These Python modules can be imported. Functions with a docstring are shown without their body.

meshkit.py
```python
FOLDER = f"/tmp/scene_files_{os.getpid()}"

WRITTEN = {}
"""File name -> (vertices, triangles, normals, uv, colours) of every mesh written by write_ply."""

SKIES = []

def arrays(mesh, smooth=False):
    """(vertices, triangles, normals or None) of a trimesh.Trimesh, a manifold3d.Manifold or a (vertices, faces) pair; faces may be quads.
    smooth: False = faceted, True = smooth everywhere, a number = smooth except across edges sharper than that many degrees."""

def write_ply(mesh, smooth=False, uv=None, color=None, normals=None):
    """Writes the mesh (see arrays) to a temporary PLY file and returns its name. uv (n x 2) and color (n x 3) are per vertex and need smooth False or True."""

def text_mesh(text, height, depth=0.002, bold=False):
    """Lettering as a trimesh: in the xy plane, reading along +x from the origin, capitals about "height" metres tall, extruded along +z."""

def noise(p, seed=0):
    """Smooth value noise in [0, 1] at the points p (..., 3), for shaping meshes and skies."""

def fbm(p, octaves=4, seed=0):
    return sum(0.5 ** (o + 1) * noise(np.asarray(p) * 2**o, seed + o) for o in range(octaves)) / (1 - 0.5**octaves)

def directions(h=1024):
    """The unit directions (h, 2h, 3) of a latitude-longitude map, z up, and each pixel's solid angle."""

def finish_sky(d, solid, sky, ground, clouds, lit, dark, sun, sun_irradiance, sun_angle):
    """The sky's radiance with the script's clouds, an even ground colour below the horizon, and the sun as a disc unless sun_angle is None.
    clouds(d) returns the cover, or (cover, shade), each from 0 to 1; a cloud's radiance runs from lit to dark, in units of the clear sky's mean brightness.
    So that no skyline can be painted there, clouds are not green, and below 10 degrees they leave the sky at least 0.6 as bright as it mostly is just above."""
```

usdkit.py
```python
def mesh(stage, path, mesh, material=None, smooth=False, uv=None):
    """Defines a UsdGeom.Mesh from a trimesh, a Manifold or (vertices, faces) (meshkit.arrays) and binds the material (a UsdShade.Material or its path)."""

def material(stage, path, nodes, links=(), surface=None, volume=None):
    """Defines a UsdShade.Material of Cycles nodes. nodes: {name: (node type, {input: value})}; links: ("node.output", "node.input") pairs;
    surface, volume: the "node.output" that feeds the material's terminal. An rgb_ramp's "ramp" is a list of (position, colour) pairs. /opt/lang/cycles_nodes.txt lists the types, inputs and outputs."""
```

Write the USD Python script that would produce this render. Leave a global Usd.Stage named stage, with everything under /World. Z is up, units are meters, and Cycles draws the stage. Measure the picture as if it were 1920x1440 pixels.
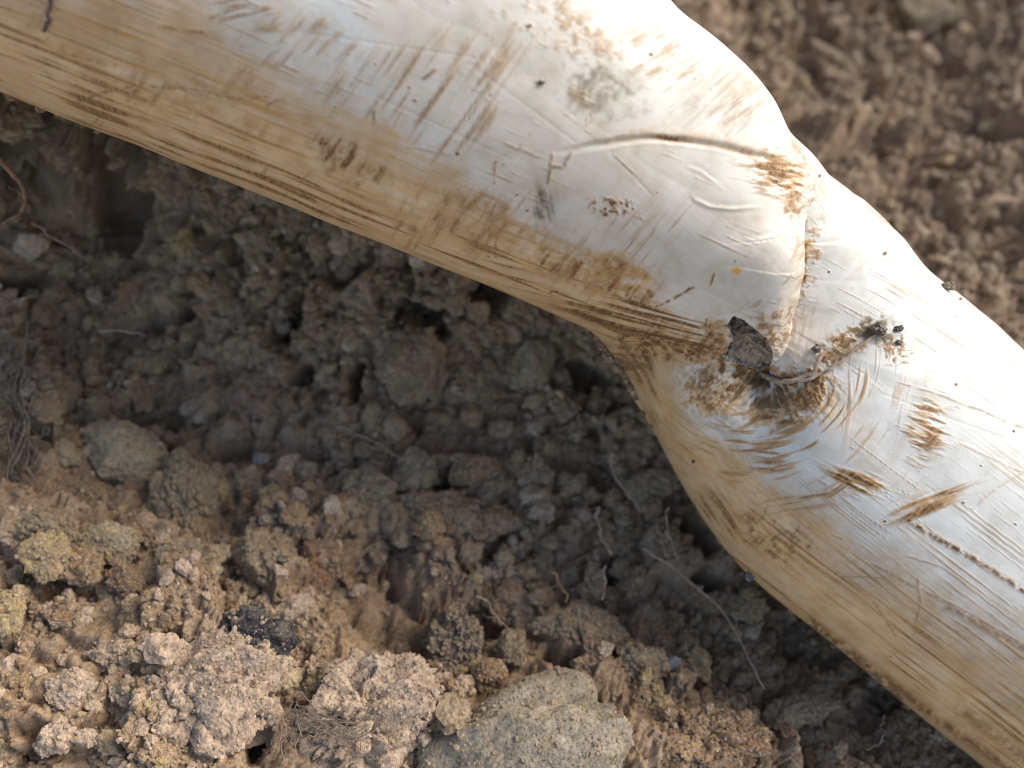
import math
import numpy as np
import trimesh
import usdkit
from meshkit import noise, fbm
from scipy.interpolate import PchipInterpolator, RBFInterpolator
from scipy.spatial import cKDTree
from pxr import Usd, UsdGeom, UsdLux, UsdShade, Sdf, Gf, Vt

stage = Usd.Stage.CreateInMemory()
UsdGeom.SetStageUpAxis(stage, UsdGeom.Tokens.z)
UsdGeom.SetStageMetersPerUnit(stage, 1.0)
world = UsdGeom.Xform.Define(stage, '/World')
stage.SetDefaultPrim(world.GetPrim())
UsdGeom.Scope.Define(stage, '/World/Looks')

# ------------------------------------------------------------------ camera
H, PITCH, HFOV = 0.30, math.radians(45), math.radians(60)
FPX = 960 / math.tan(HFOV / 2)
cam = UsdGeom.Camera.Define(stage, '/World/camera')
cam.AddTranslateOp().Set((0, 0, H))
cam.AddRotateXOp().Set(90 - math.degrees(PITCH))
cam.CreateFocalLengthAttr(24.0)
cam.CreateHorizontalApertureAttr(2 * 24.0 * math.tan(HFOV / 2))
cam.CreateVerticalApertureAttr(1.5 * 24.0 * math.tan(HFOV / 2))
cam.CreateClippingRangeAttr((0.02, 1000.0))
cam.CreateFStopAttr(5.8)
cam.CreateFocusDistanceAttr(0.25)
cam.CreateExposureAttr(1.64)

# ------------------------------------------------------------------ sky and sun
cs, sn = math.cos(PITCH), math.sin(PITCH)
RIGHT, UP, FWD = np.array([1.0, 0, 0]), np.array([0, sn, cs]), np.array([0, cs, -sn])
EYE = np.array([0, 0, H])
SUN = np.array([0.68, 0.11, 0.69])
SUN /= np.linalg.norm(SUN)
elev, rot = math.asin(SUN[2]), math.atan2(SUN[0], SUN[1])
sky_mat = usdkit.material(stage, '/World/Looks/sky', {
    's': ('sky_texture', {'sky_type': 'single_scattering', 'sun_disc': False, 'sun_elevation': elev, 'sun_rotation': rot, 'aerosol_density': 1.6}),
    'b': ('background_shader', {'strength': 0.074})}, [('s.color', 'b.color')], surface='b.background')
dome = UsdLux.DomeLight.Define(stage, '/World/sky')
UsdShade.MaterialBindingAPI.Apply(dome.GetPrim()).Bind(sky_mat)
dome.GetPrim().SetCustomDataByKey('label', 'open daylight sky above the trench')
dome.GetPrim().SetCustomDataByKey('kind', 'structure')
sun = UsdLux.DistantLight.Define(stage, '/World/sun')
sun.CreateNormalizeAttr(True)
sun.CreateIntensityAttr(0.4)
sun.CreateAngleAttr(38.0)
sun.CreateColorAttr(Gf.Vec3f(1.0, 0.935, 0.83))
z = SUN
x = np.cross([0, 1, 0], z); x /= np.linalg.norm(x)
y = np.cross(z, x)
M = np.eye(4); M[0, :3], M[1, :3], M[2, :3] = x, y, z
sun.AddTransformOp().Set(Gf.Matrix4d(M.tolist()))

# ------------------------------------------------------------------ helpers
rng = np.random.default_rng(11)
used = {}


def numbered(parent, name):
    k = used.get((parent, name), -1) + 1
    used[(parent, name)] = k
    return f'{parent}/{name}' if k == 0 else f'{parent}/{name}_{k:03d}'


def tag(prim, label=None, cat=None, group=None, kind=None):
    prim = prim.GetPrim() if hasattr(prim, 'GetPrim') else prim
    for k, v in (('label', label), ('category', cat), ('group', group), ('kind', kind)):
        if v:
            prim.SetCustomDataByKey(k, v)
    return prim


def obj(name, mesh, mat, parent='/World', smooth=True):
    parent = parent if isinstance(parent, str) else str(parent.GetPath())
    return usdkit.mesh(stage, numbered(parent, name), mesh, mat, smooth=smooth)


def thing(name, label, cat, group=None, loc=(0, 0, 0)):
    x = UsdGeom.Xform.Define(stage, numbered('/World', name))
    x.AddTranslateOp().Set(tuple(map(float, loc)))
    tag(x, label, cat, group)
    return x


def at(u, v, d):
    """World point seen at photograph pixel (u, v) at depth d along the view axis."""
    u, v, d = np.asarray(u, float), np.asarray(v, float), np.asarray(d, float)
    a, b = (u - 960) / FPX * d, (720 - v) / FPX * d
    return EYE + a[..., None] * RIGHT + b[..., None] * UP + d[..., None] * FWD


def pix(p):
    q = np.asarray(p) - EYE
    d = q @ FWD
    return 960 + q @ RIGHT / d * FPX, 720 - q @ UP / d * FPX, d


def sstep(a, b, x):
    t = np.clip((x - a) / (b - a), 0, 1)
    return t * t * (3 - 2 * t)


def pdist(P, poly):
    """Distance, signed side (+ = left of travel on screen with y down) and parameter 0..1 of points to a polyline."""
    poly = np.asarray(poly, float)
    best = np.full(len(P), 1e9); side = np.zeros(len(P)); par = np.zeros(len(P))
    L = np.linalg.norm(np.diff(poly, axis=0), axis=1); acc = np.concatenate([[0], np.cumsum(L)])
    for i in range(len(poly) - 1):
        a, d = poly[i], poly[i + 1] - poly[i]
        r = P - a
        t = np.clip((r @ d) / (d @ d), 0, 1)
        e = r - t[:, None] * d
        dist = np.hypot(e[:, 0], e[:, 1])
        m = dist < best
        best[m] = dist[m]
        side[m] = np.sign(d[0] * r[m, 1] - d[1] * r[m, 0])
        par[m] = (acc[i] + t[m] * L[i]) / acc[-1]
    return best, side, par


def tube(points, radii, sides=7, jitter=0.0, seed=0):
    points = np.asarray(points, float)
    n = len(points)
    radii = np.broadcast_to(radii, n).astype(float)
    T = np.gradient(points, axis=0)
    T /= np.linalg.norm(T, axis=1, keepdims=True) + 1e-12
    N = np.cross(T[0], [0.3, 0.2, 1.0]); N /= np.linalg.norm(N)
    r = np.random.default_rng(seed)
    V = []
    for i in range(n):
        N = N - T[i] * (N @ T[i]); N /= np.linalg.norm(N)
        B = np.cross(T[i], N)
        a = np.arange(sides) / sides * 2 * np.pi
        rr = radii[i] * (1 + jitter * r.uniform(-1, 1, sides))
        V.append(points[i] + rr[:, None] * (np.cos(a)[:, None] * N + np.sin(a)[:, None] * B))
    V.append(points[:1]); V.append(points[-1:])
    V = np.vstack(V)
    F = []
    for i in range(n - 1):
        for k in range(sides):
            k2 = (k + 1) % sides
            a, b, c, d = i * sides + k, i * sides + k2, (i + 1) * sides + k2, (i + 1) * sides + k
            F += [(a, b, c), (a, c, d)]
    for k in range(sides):
        k2 = (k + 1) % sides
        F += [(n * sides, k2, k), (n * sides + 1, (n - 1) * sides + k, (n - 1) * sides + k2)]
    return V, np.array(F)


def resample(pts, n):
    pts = np.asarray(pts, float)
    s = np.concatenate([[0], np.cumsum(np.linalg.norm(np.diff(pts, axis=0), axis=1))])
    f = PchipInterpolator(s, pts, axis=0)
    return f(np.linspace(0, s[-1], n))


def join(parts):
    V, F, o = [], [], 0
    for v, f in parts:
        V.append(v); F.append(np.asarray(f) + o); o += len(v)
    return np.vstack(V), np.vstack(F)


# ------------------------------------------------------------------ materials
def soil_material(name, ramp, wet=0.5, bump=0.6, scale=1.0, dust=0.55):
    """Crumbly damp soil: colour patches, sand-sized grains in relief, patchy damp shine."""
    nodes = {
        'g': ('geometry', {}),
        'o': ('object_info', {}),
        'off': ('math', {'math_type': 'multiply', 'value2': 37.0}),
        'n1': ('noise_texture', {'dimensions': '4D', 'scale': 95.0 * scale, 'detail': 5.0, 'roughness': 0.6, 'distortion': 0.6}),
        'rc': ('rgb_ramp', {'ramp': ramp}),
        'n2': ('noise_texture', {'scale': 900.0, 'detail': 3.0, 'roughness': 0.7}),
        'rg': ('rgb_ramp', {'ramp': [(0.25, (0.45, 0.45, 0.45)), (0.5, (0.95, 0.95, 0.95)), (0.75, (1.45, 1.4, 1.3))]}),
        'mul': ('mix', {'mix_type': 'multiply', 'fac': 1.0}),
        'nd': ('noise_texture', {'scale': 210.0, 'detail': 5.0, 'roughness': 0.65, 'distortion': 0.8}),
        'rd': ('rgb_ramp', {'ramp': [(0.46, (0, 0, 0)), (0.62, (dust,) * 3)]}),
        'dust': ('mix', {'mix_type': 'mix', 'color2': (0.31, 0.23, 0.145)}),
        'n3': ('noise_texture', {'scale': 160.0, 'detail': 3.0}),
        'rr': ('rgb_ramp', {'ramp': [(0.35, (0.82 - 0.5 * wet,) * 3), (0.62, (0.85,) * 3)]}),
        'nb': ('noise_texture', {'scale': 1500.0, 'detail': 4.0, 'roughness': 0.65}),
        'vb': ('voronoi_texture', {'scale': 700.0, 'randomness': 1.0}),
        'addb': ('math', {'math_type': 'multiply_add', 'value2': -0.9}),
        'bump': ('bump', {'strength': bump, 'distance': 0.0009}),
        'p': ('principled_bsdf', {'specular_ior_level': 0.35 + 0.3 * wet, 'diffuse_roughness': 0.6}),
    }
    links = [('g.position', 'n1.vector'), ('o.random', 'off.value1'), ('off.value', 'n1.w'), ('n1.fac', 'rc.fac'),
             ('g.position', 'n2.vector'), ('n2.fac', 'rg.fac'), ('g.position', 'nd.vector'), ('nd.fac', 'rd.fac'), ('rd.color', 'dust.fac'), ('rc.color', 'dust.color1'), ('dust.color', 'mul.color1'), ('rg.color', 'mul.color2'),
             ('g.position', 'n3.vector'), ('n3.fac', 'rr.fac'), ('rr.color', 'p.roughness'),
             ('g.position', 'nb.vector'), ('g.position', 'vb.vector'), ('vb.distance', 'addb.value1'), ('nb.fac', 'addb.value3'),
             ('addb.value', 'bump.height'), ('bump.normal', 'p.normal'), ('mul.color', 'p.base_color')]
    return usdkit.material(stage, f'/World/Looks/{name}', nodes, links, surface='p.BSDF')


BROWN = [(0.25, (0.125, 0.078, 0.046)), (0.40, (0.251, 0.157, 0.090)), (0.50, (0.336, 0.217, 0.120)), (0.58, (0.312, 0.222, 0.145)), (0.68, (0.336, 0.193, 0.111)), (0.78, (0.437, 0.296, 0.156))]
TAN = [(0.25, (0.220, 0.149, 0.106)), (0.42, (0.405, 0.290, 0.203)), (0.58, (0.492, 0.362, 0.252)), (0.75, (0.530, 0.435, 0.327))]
GREY = [(0.25, (0.134, 0.094, 0.057)), (0.45, (0.279, 0.198, 0.113)), (0.6, (0.364, 0.268, 0.158)), (0.75, (0.388, 0.300, 0.190))]
RED = [(0.25, (0.138, 0.077, 0.038)), (0.45, (0.286, 0.170, 0.083)), (0.6, (0.363, 0.227, 0.112)), (0.75, (0.374, 0.258, 0.132))]
OCHRE = [(0.25, (0.205, 0.136, 0.059)), (0.45, (0.346, 0.245, 0.114)), (0.6, (0.432, 0.312, 0.150)), (0.75, (0.389, 0.301, 0.182))]
M_SOIL = soil_material('soil', BROWN, 0.6)
SOILS = {'brown': M_SOIL, 'tan': soil_material('tan_soil', TAN, 0.6), 'grey': soil_material('grey_soil', GREY, 0.8),
         'red': soil_material('red_soil', RED, 0.45), 'ochre': soil_material('ochre_soil', OCHRE, 0.5)}
SOILS['olive'] = soil_material('olive_stone', [(0.3, (0.18, 0.132, 0.08)), (0.45, (0.31, 0.235, 0.14)), (0.58, (0.44, 0.345, 0.20)), (0.70, (0.27, 0.20, 0.115))], 0.45, 0.4, 0.7, .4)
SOILS['rust'] = soil_material('rust_stone', [(0.36, (0.15, 0.09, 0.06)), (0.50, (0.24, 0.15, 0.10)), (0.57, (0.36, 0.15, 0.055)), (0.63, (0.42, 0.16, 0.045)), (0.70, (0.26, 0.17, 0.115))], 0.4, 0.4, 0.8, .7)
SOILS['black'] = soil_material('black_crust', [(0.36, (0.012, 0.013, 0.017)), (0.53, (0.03, 0.033, 0.042)), (0.58, (0.26, 0.19, 0.12)), (0.7, (0.42, 0.32, 0.20))], 1.15, 0.9, .7, .35)
SOILS['clay'] = soil_material('smooth_clay', [(0.3, (0.05, 0.05, 0.055)), (0.38, (0.22, 0.18, 0.125)), (0.55, (0.29, 0.24, 0.17)), (0.7, (0.38, 0.30, 0.20))], 0.9, 0.45, 0.6, .55)
SOILS['dark'] = soil_material('dark_crust', [(0.3, (0.05, 0.038, 0.03)), (0.5, (0.12, 0.09, 0.065)), (0.62, (0.27, 0.20, 0.13))], 0.9, 0.8, .8, .5)
SOILS['slate'] = soil_material('slate', [(0.3, (0.09, 0.09, 0.095)), (0.5, (0.18, 0.185, 0.195)), (0.7, (0.25, 0.25, 0.25))], 1.15, 0.25, 1.0, .35)
SOILS['chip'] = soil_material('wood_chip_look', [(0.3, (0.22, 0.14, 0.085)), (0.5, (0.36, 0.245, 0.15)), (0.7, (0.44, 0.32, 0.21))], 0.3, 0.3, 1.0, .2)


def simple_material(name, a, b, scale, rough=0.7, bump=0.4, dist=0.0004):
    return usdkit.material(stage, f'/World/Looks/{name}', {
        'g': ('geometry', {}), 'n': ('noise_texture', {'scale': scale, 'detail': 4.0, 'roughness': 0.65}),
        'r': ('rgb_ramp', {'ramp': [(0.32, a), (0.68, b)]}), 'b': ('bump', {'strength': bump, 'distance': dist}),
        'p': ('principled_bsdf', {'roughness': rough})},
        [('g.position', 'n.vector'), ('n.fac', 'r.fac'), ('r.color', 'p.base_color'), ('n.fac', 'b.height'), ('b.normal', 'p.normal')], surface='p.BSDF')


M_ROOT = simple_material('pale_root', (0.20, 0.13, 0.085), (0.42, 0.31, 0.23), 400)
M_ROOT2 = simple_material('brown_root', (0.12, 0.065, 0.035), (0.30, 0.18, 0.10), 400)
M_FIBRE = simple_material('grey_fibre', (0.07, 0.052, 0.038), (0.26, 0.195, 0.14), 500, 0.6)
M_MUD = simple_material('dark_mud', (0.19, 0.14, 0.10), (0.42, 0.325, 0.24), 420, 0.5, 0.8, 0.0012)
M_LIP = simple_material('torn_plastic', (0.40, 0.35, 0.27), (0.75, 0.72, 0.66), 500, 0.35)

# ------------------------------------------------------------------ the soil: one sheet
ctl = np.array([
    (-300, 1440, .245), (0, 1440, .25), (350, 1400, .258), (960, 1440, .268), (1330, 1440, .278), (1700, 1440, .292), (2300, 1500, .30), (960, 1900, .25), (0, 1900, .235), (1900, 1900, .28),
    (0, 1180, .268), (0, 985, .288), (300, 1230, .272), (480, 1110, .292), (120, 1040, .283), (620, 1180, .288), (780, 1270, .284),
    (640, 1050, .314), (760, 1060, .323), (950, 1130, .318), (860, 955, .323), (700, 930, .325), (1000, 1010, .325), (1100, 1180, .308), (1300, 1270, .302), (1500, 1280, .31), (1500, 1400, .292),
    (225, 880, .325), (60, 850, .318), (330, 1010, .312), (0, 700, .325), (300, 760, .338), (600, 760, .345), (900, 760, .348), (1150, 780, .342), (1330, 1000, .335), (1400, 1130, .322), (1620, 1330, .315),
    (0, 450, .335), (200, 430, .375), (190, 600, .352), (420, 480, .345), (620, 560, .348), (950, 640, .354), (1100, 670, .352), (100, 270, .322), (350, 360, .334), (520, 430, .34),
    (1900, 620, .43), (1700, 420, .48), (1500, 200, .56), (1420, 100, .60), (1350, 20, .64), (1700, 200, .58), (1900, 330, .53), (1920, 0, .70), (2300, 400, .5), (1700, 0, .68), (0, 60, .305), (250, 110, .308), (450, 170, .313), (650, 250, .320), (850, 360, .328), (1020, 440, .334), (1140, 500, .340), (1280, 560, .348), (0, -200, .285), (400, -200, .290), (750, -50, .305), (950, 100, .318), (1120, 230, .335), (1230, 330, .352), (0, -700, .30), (700, -500, .33), (-300, 250, .30)])
A0 = np.stack([(ctl[:, 0] - 960) / FPX * ctl[:, 2], (720 - ctl[:, 1]) / FPX * ctl[:, 2]], 1)
rbf = RBFInterpolator(A0, ctl[:, 2], kernel='linear', smoothing=2e-3)


def graded(parts):
    out = []
    for a, b, n in parts:
        out.append(np.linspace(a, b, n, endpoint=False))
    return np.concatenate(out + [[parts[-1][1]]])


from scipy.interpolate import RegularGridInterpolator
ca_, cb_ = np.linspace(-.8, .9, 170), np.linspace(-.5, .8, 150)
X_, Y_ = np.meshgrid(ca_, cb_)
flat_d = lambda b: b + H / sn
edge_ = np.maximum(np.maximum(-.34 - X_, X_ - .52), np.maximum(-.24 - Y_, Y_ - .42))
t_ = sstep(0, .22, edge_)
D0 = rbf(np.stack([X_.ravel(), Y_.ravel()], 1)).reshape(X_.shape) * (1 - t_) + flat_d(Y_) * t_
base_i = RegularGridInterpolator((cb_, ca_), D0, bounds_error=False, fill_value=None)


def base_d(ab):
    """Depth of the soil along the tilted reference plane's normal; flat ground far from the dig."""
    ab = np.atleast_2d(ab)
    out = flat_d(ab[:, 1])
    ins = (np.abs(ab[:, 0] - .05) < .84) & (np.abs(ab[:, 1] - .15) < .64)
    out[ins] = base_i(ab[ins][:, ::-1])
    return out


def place(ab, d):
    return EYE + ab[:, :1] * RIGHT + ab[:, 1:2] * UP + np.asarray(d)[:, None] * FWD


ga = graded([(-8, -1, 8), (-1, -.42, 14), (-.42, -.24, 50), (-.24, -.20, 40), (-.20, .22, 530), (.22, .44, 230), (.44, .6, 30), (.6, 1.2, 14), (1.2, 8, 8)])
gb = graded([(-.9, -.45, 8), (-.45, -.16, 40), (-.16, -.14, 20), (-.14, .10, 330), (.10, .31, 240), (.31, .45, 40), (.45, 1, 16), (1, 8, 10)])
GA, GB = np.meshgrid(ga, gb)
AB = np.stack([GA.ravel(), GB.ravel()], 1)
near = (AB[:, 0] > -.32) & (AB[:, 0] < .5) & (AB[:, 1] > -.22) & (AB[:, 1] < .40)
fade = (sstep(.32, .24, -AB[:, 0]) * sstep(.5, .44, AB[:, 0]) * sstep(.22, .17, -AB[:, 1]) * sstep(.40, .34, AB[:, 1]))[near]
ny, nx = GA.shape
P0 = place(AB, base_d(AB))
gp = P0.reshape(ny, nx, 3)
NB = np.cross(np.gradient(gp, axis=1), np.gradient(gp, axis=0)).reshape(-1, 3)
NB /= np.linalg.norm(NB, axis=1, keepdims=True)
NB *= np.sign(NB @ -FWD)[:, None]


def facets(p3, size, seed, tilt=.5, crack=.40, warp=.30):
    """Broken soil: every cell is a tilted flat chip at its own height, with a sharp gap around it (metres)."""
    r = np.random.default_rng(seed)
    n = int(.82 * .62 / size ** 2 * 2.6)
    ab = np.stack([r.uniform(-.34, .52, n), r.uniform(-.24, .42, n)], 1)
    pts = place(ab, base_d(ab)) + r.normal(size=(n, 3)) * size * .5
    w = np.stack([fbm(p3 / size * 1.7 + 17.3 * k, 3, seed + 5 + k) for k in range(3)], 1) - .5
    q3 = p3 + w * size * warp * 2
    d, i = cKDTree(pts).query(q3, k=2)
    k = i[:, 0]
    hgt = r.uniform(-.5, .6, n)
    tl = r.normal(size=(n, 3)) * tilt
    edge = (d[:, 1] - d[:, 0]) / size
    h = hgt[k] * .8 + ((q3 - pts[k]) * tl[k]).sum(1) / size
    return size * (np.clip(h, -.75, .75) - crack * (1 - sstep(0.02, 0.2, edge)) * r.uniform(.2, 1, n)[k])


p3 = P0[near]
dist = p3 @ FWD - EYE @ FWD
far = sstep(.40, .52, dist)
wide = (1 + 1.1 * far)[:, None]
pw = p3
open1 = sstep(.36, .60, fbm(p3 * 45 + 3, 3, 15))
open2 = sstep(.34, .58, fbm(p3 * 90 + 8, 3, 16))
relief = (fbm(p3 * 26, 4, 3) - .5) * .020
relief += .40 * facets(pw, .034, 7, .3, .25) + .55 * facets(pw, .016, 1, .35, .45) * (.3 + .7 * open1) + .62 * facets(pw, .0085, 2) * (.3 + .7 * open2)
relief += .66 * facets(pw, .0044, 3) * (.45 + .55 * open1) + .50 * facets(p3, .0024, 4)
relief += (fbm(p3 * 300, 4, 8) - .5) * .0026 + (fbm(p3 * 1100, 2, 9) - .5) * .0009
relief += far * (.5 * facets(pw, .022, 41, .4, .45) + .35 * facets(pw, .05, 42, .3, .3))
relief -= .005
hole_wob = (fbm(p3 * 150, 4, 63) - .5) * 2.0


def soil_hit(u, v):
    d = np.linspace(.18, 1.3, 3000)
    ab = np.stack([(u - 960) / FPX * d, (720 - v) / FPX * d], 1)
    k = int(np.argmax(d >= base_d(ab) - .002))
    return ab[k], d[k]


# holes and gaps between the clods
for u_, v_, r_m, el, ang_, dp in ((195, 385, .0080, 1.9, 80, .026), (205, 300, .0065, 1.5, 60, .022), (25, 330, .008, 1.4, 0, .035), (110, 255, .007, 2.0, -25, .035), (60, 520, .006, 1.6, 30, .025), (545, 590, .005, 1.6, 40, .022), (780, 590, .006, 2.2, -12, .026), (905, 560, .005, 2.0, -20, .022), (660, 720, .004, 2.2, 80, .020),
                                  (1090, 690, .0045, 2.2, -30, .018), (270, 765, .006, 2.4, -8, .022), (420, 830, .004, 2, 0, .016), (560, 700, .004, 1.5, 60, .016), (835, 890, .0045, 1.6, 0, .018), (1310, 1000, .006, 1.4, -45, .026), (1330, 1085, .005, 1.3, 0, .020), (330, 560, .005, 1.4, 80, .02), (400, 300, .006, 2, -22, .03),
                                  (720, 1035, .0060, 3.0, -14, .007), (560, 1030, .005, 1.4, 30, .016), (1150, 1050, .0045, 1.6, 10, .015), (900, 1150, .006, 1.7, -25, .018), (1060, 1235, .004, 2.4, -15, .016), (1090, 1330, .004, 2.0, -35, .014), (60, 1385, .0045, 1.6, 0, .016), (215, 1330, .004, 1.5, 30, .016),
                                  (480, 1380, .0035, 2.6, 80, .018), (75, 1095, .0025, 2.2, 0, .010), (175, 1095, .0025, 2, 0, .010), (300, 1215, .002, 3, -12, .008), (1530, 60, .012, 1.6, 20, .03), (1500, 250, .012, 1.3, 0, .03), (1640, 260, .010, 1.6, 30, .03), (1760, 90, .012, 2, -20, .03), (1680, 330, .011, 1.4, 0, .03)):
    c0, _ = soil_hit(u_, v_)
    e_ = AB[near] - c0
    ca, sa_ = math.cos(math.radians(ang_)), math.sin(math.radians(ang_))
    rr_ = np.hypot((e_[:, 0] * ca + e_[:, 1] * sa_) / (r_m * el), (-e_[:, 0] * sa_ + e_[:, 1] * ca) / r_m) + hole_wob
    relief -= dp * sstep(1.15, .55, rr_)
P3 = P0.copy()
P3[near] += NB[near] * (relief * fade)[:, None]
idx = np.arange(nx * ny).reshape(ny, nx)
quads = np.stack([idx[:-1, :-1], idx[:-1, 1:], idx[1:, 1:], idx[1:, :-1]], -1).reshape(-1, 4)
soil = obj('soil', (P3, quads), M_SOIL, smooth=True)
tag(soil, 'damp brown crumbly soil on the floor and side of the dug trench', kind='structure')
Pi = RegularGridInterpolator((gb, ga), P3.reshape(ny, nx, 3), bounds_error=False, fill_value=0.0)
Ni = RegularGridInterpolator((gb, ga), NB.reshape(ny, nx, 3), bounds_error=False, fill_value=0.0)


def on_soil(u, v):
    """Where the line of sight through a photograph pixel meets the soil."""
    ab, d = soil_hit(u, v)
    return at(u, v, d), d


def bed(ab):
    """Points of the broken soil surface and the outward direction there."""
    ab = np.atleast_2d(ab)
    return Pi(ab[:, ::-1]), Ni(ab[:, ::-1])


# ------------------------------------------------------------------ the pipe
SEC = [  # lower edge, upper edge (photograph pixels), depth of the axis, front and back half depth (m)
    (-1700, -476, -1416, -1213, .222, .0515, .0515), (-900, -168, -616, -905, .232, .054, .054), (0, 178, 284, -559, .244, .0575, .0575), (433, 349, 712, -372, .2505, .058, .058),
    (735, 466, 990, -205, .256, .0575, .0575), (900, 530, 1118, -72, .262, .0565, .057), (1000, 572, 1198, 20, .267, .0555, .056), (1060, 600, 1292, 84, .271, .0545, .055),
    (1105, 622, 1368, 160, .275, .0535, .054), (1135, 645, 1406, 226, .278, .052, .053), (1158, 676, 1455, 266, .281, .0505, .052), (1180, 722, 1500, 310, .284, .050, .052),
    (1205, 772, 1566, 345, .287, .0505, .052), (1240, 832, 1630, 395, .290, .0515, .053), (1290, 928, 1698, 478, .294, .053, .054), (1345, 1015, 1775, 545, .297, .054, .0545),
    (1402, 1083, 1832, 598, .299, .0545, .0545), (1560, 1212, 1985, 745, .300, .0545, .0545), (1825, 1428, 2250, 988, .300, .0545, .0545), (2600, 2060, 3025, 1680, .30, .0545, .0545)]
S = np.array(SEC, float)
Cn = at((S[:, 0] + S[:, 2]) / 2, (S[:, 1] + S[:, 3]) / 2, S[:, 4])
E1 = (at(S[:, 2], S[:, 3], S[:, 4]) - at(S[:, 0], S[:, 1], S[:, 4])) / 2 * 0.985
arc = np.concatenate([[0], np.cumsum(np.linalg.norm(np.diff(Cn, axis=0), axis=1))])
fC, fE, fB = PchipInterpolator(arc, Cn), PchipInterpolator(arc, E1), PchipInterpolator(arc, S[:, 5:7])
s_of = lambda i: arc[i]
ss = graded([(0, s_of(1), 12), (s_of(1), s_of(2) * .6 + s_of(1) * .4, 40), (s_of(2) * .6 + s_of(1) * .4, s_of(6), 520), (s_of(6), s_of(14), 520), (s_of(14), s_of(18), 330), (s_of(18), s_of(19), 30)])
ph = np.concatenate([np.linspace(-.12, math.pi + .12, 520), np.linspace(math.pi + .12, 2 * math.pi - .12, 50)[1:-1]])
c, e1, bb = fC(ss), fE(ss), fB(ss)
tan = np.gradient(c, ss, axis=0); tan /= np.linalg.norm(tan, axis=1, keepdims=True)
to_cam = EYE - c
e2 = np.cross(e1, tan)
e2 /= np.linalg.norm(e2, axis=1, keepdims=True)
e2 *= np.sign((e2 * to_cam).sum(1))[:, None]
cp, sp = np.cos(ph), np.sin(ph)
depth = np.where(sp[None] > 0, bb[:, :1], bb[:, 1:2]) * sp[None]
V = c[:, None] - e1[:, None] * cp[None, :, None] + e2[:, None] * depth[..., None]
ns, npn = V.shape[:2]
front = np.broadcast_to(sp[None] > -.13, (ns, npn)).ravel()
V = V.reshape(-1, 3)
ii = np.arange(ns * npn).reshape(ns, npn)
jn = np.roll(ii, -1, axis=1)
quads = np.stack([ii[:-1], ii[1:], jn[1:], jn[:-1]], -1).reshape(-1, 4)


def vnormals(V, quads):
    n = np.zeros_like(V)
    fn = np.cross(V[quads[:, 2]] - V[quads[:, 0]], V[quads[:, 3]] - V[quads[:, 1]])
    for k in range(4):
        np.add.at(n, quads[:, k], fn)
    return n / (np.linalg.norm(n, axis=1, keepdims=True) + 1e-20)


N0 = vnormals(V, quads)
if ((N0[:npn] * (V[:npn] - c[0])).sum() < 0):
    quads = quads[:, ::-1]
    N0 = -N0
U_, V_, D_ = pix(V)
PX = np.stack([U_, V_], 1)
SS = np.repeat(ss, npn)
Qr = np.tile((1 - cp) / 2, ns)          # 0 at the lower edge, 1 at the upper
vis = front & (U_ > -400) & (U_ < 2400)
I = np.flatnonzero(vis)
p = PX[I]

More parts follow.
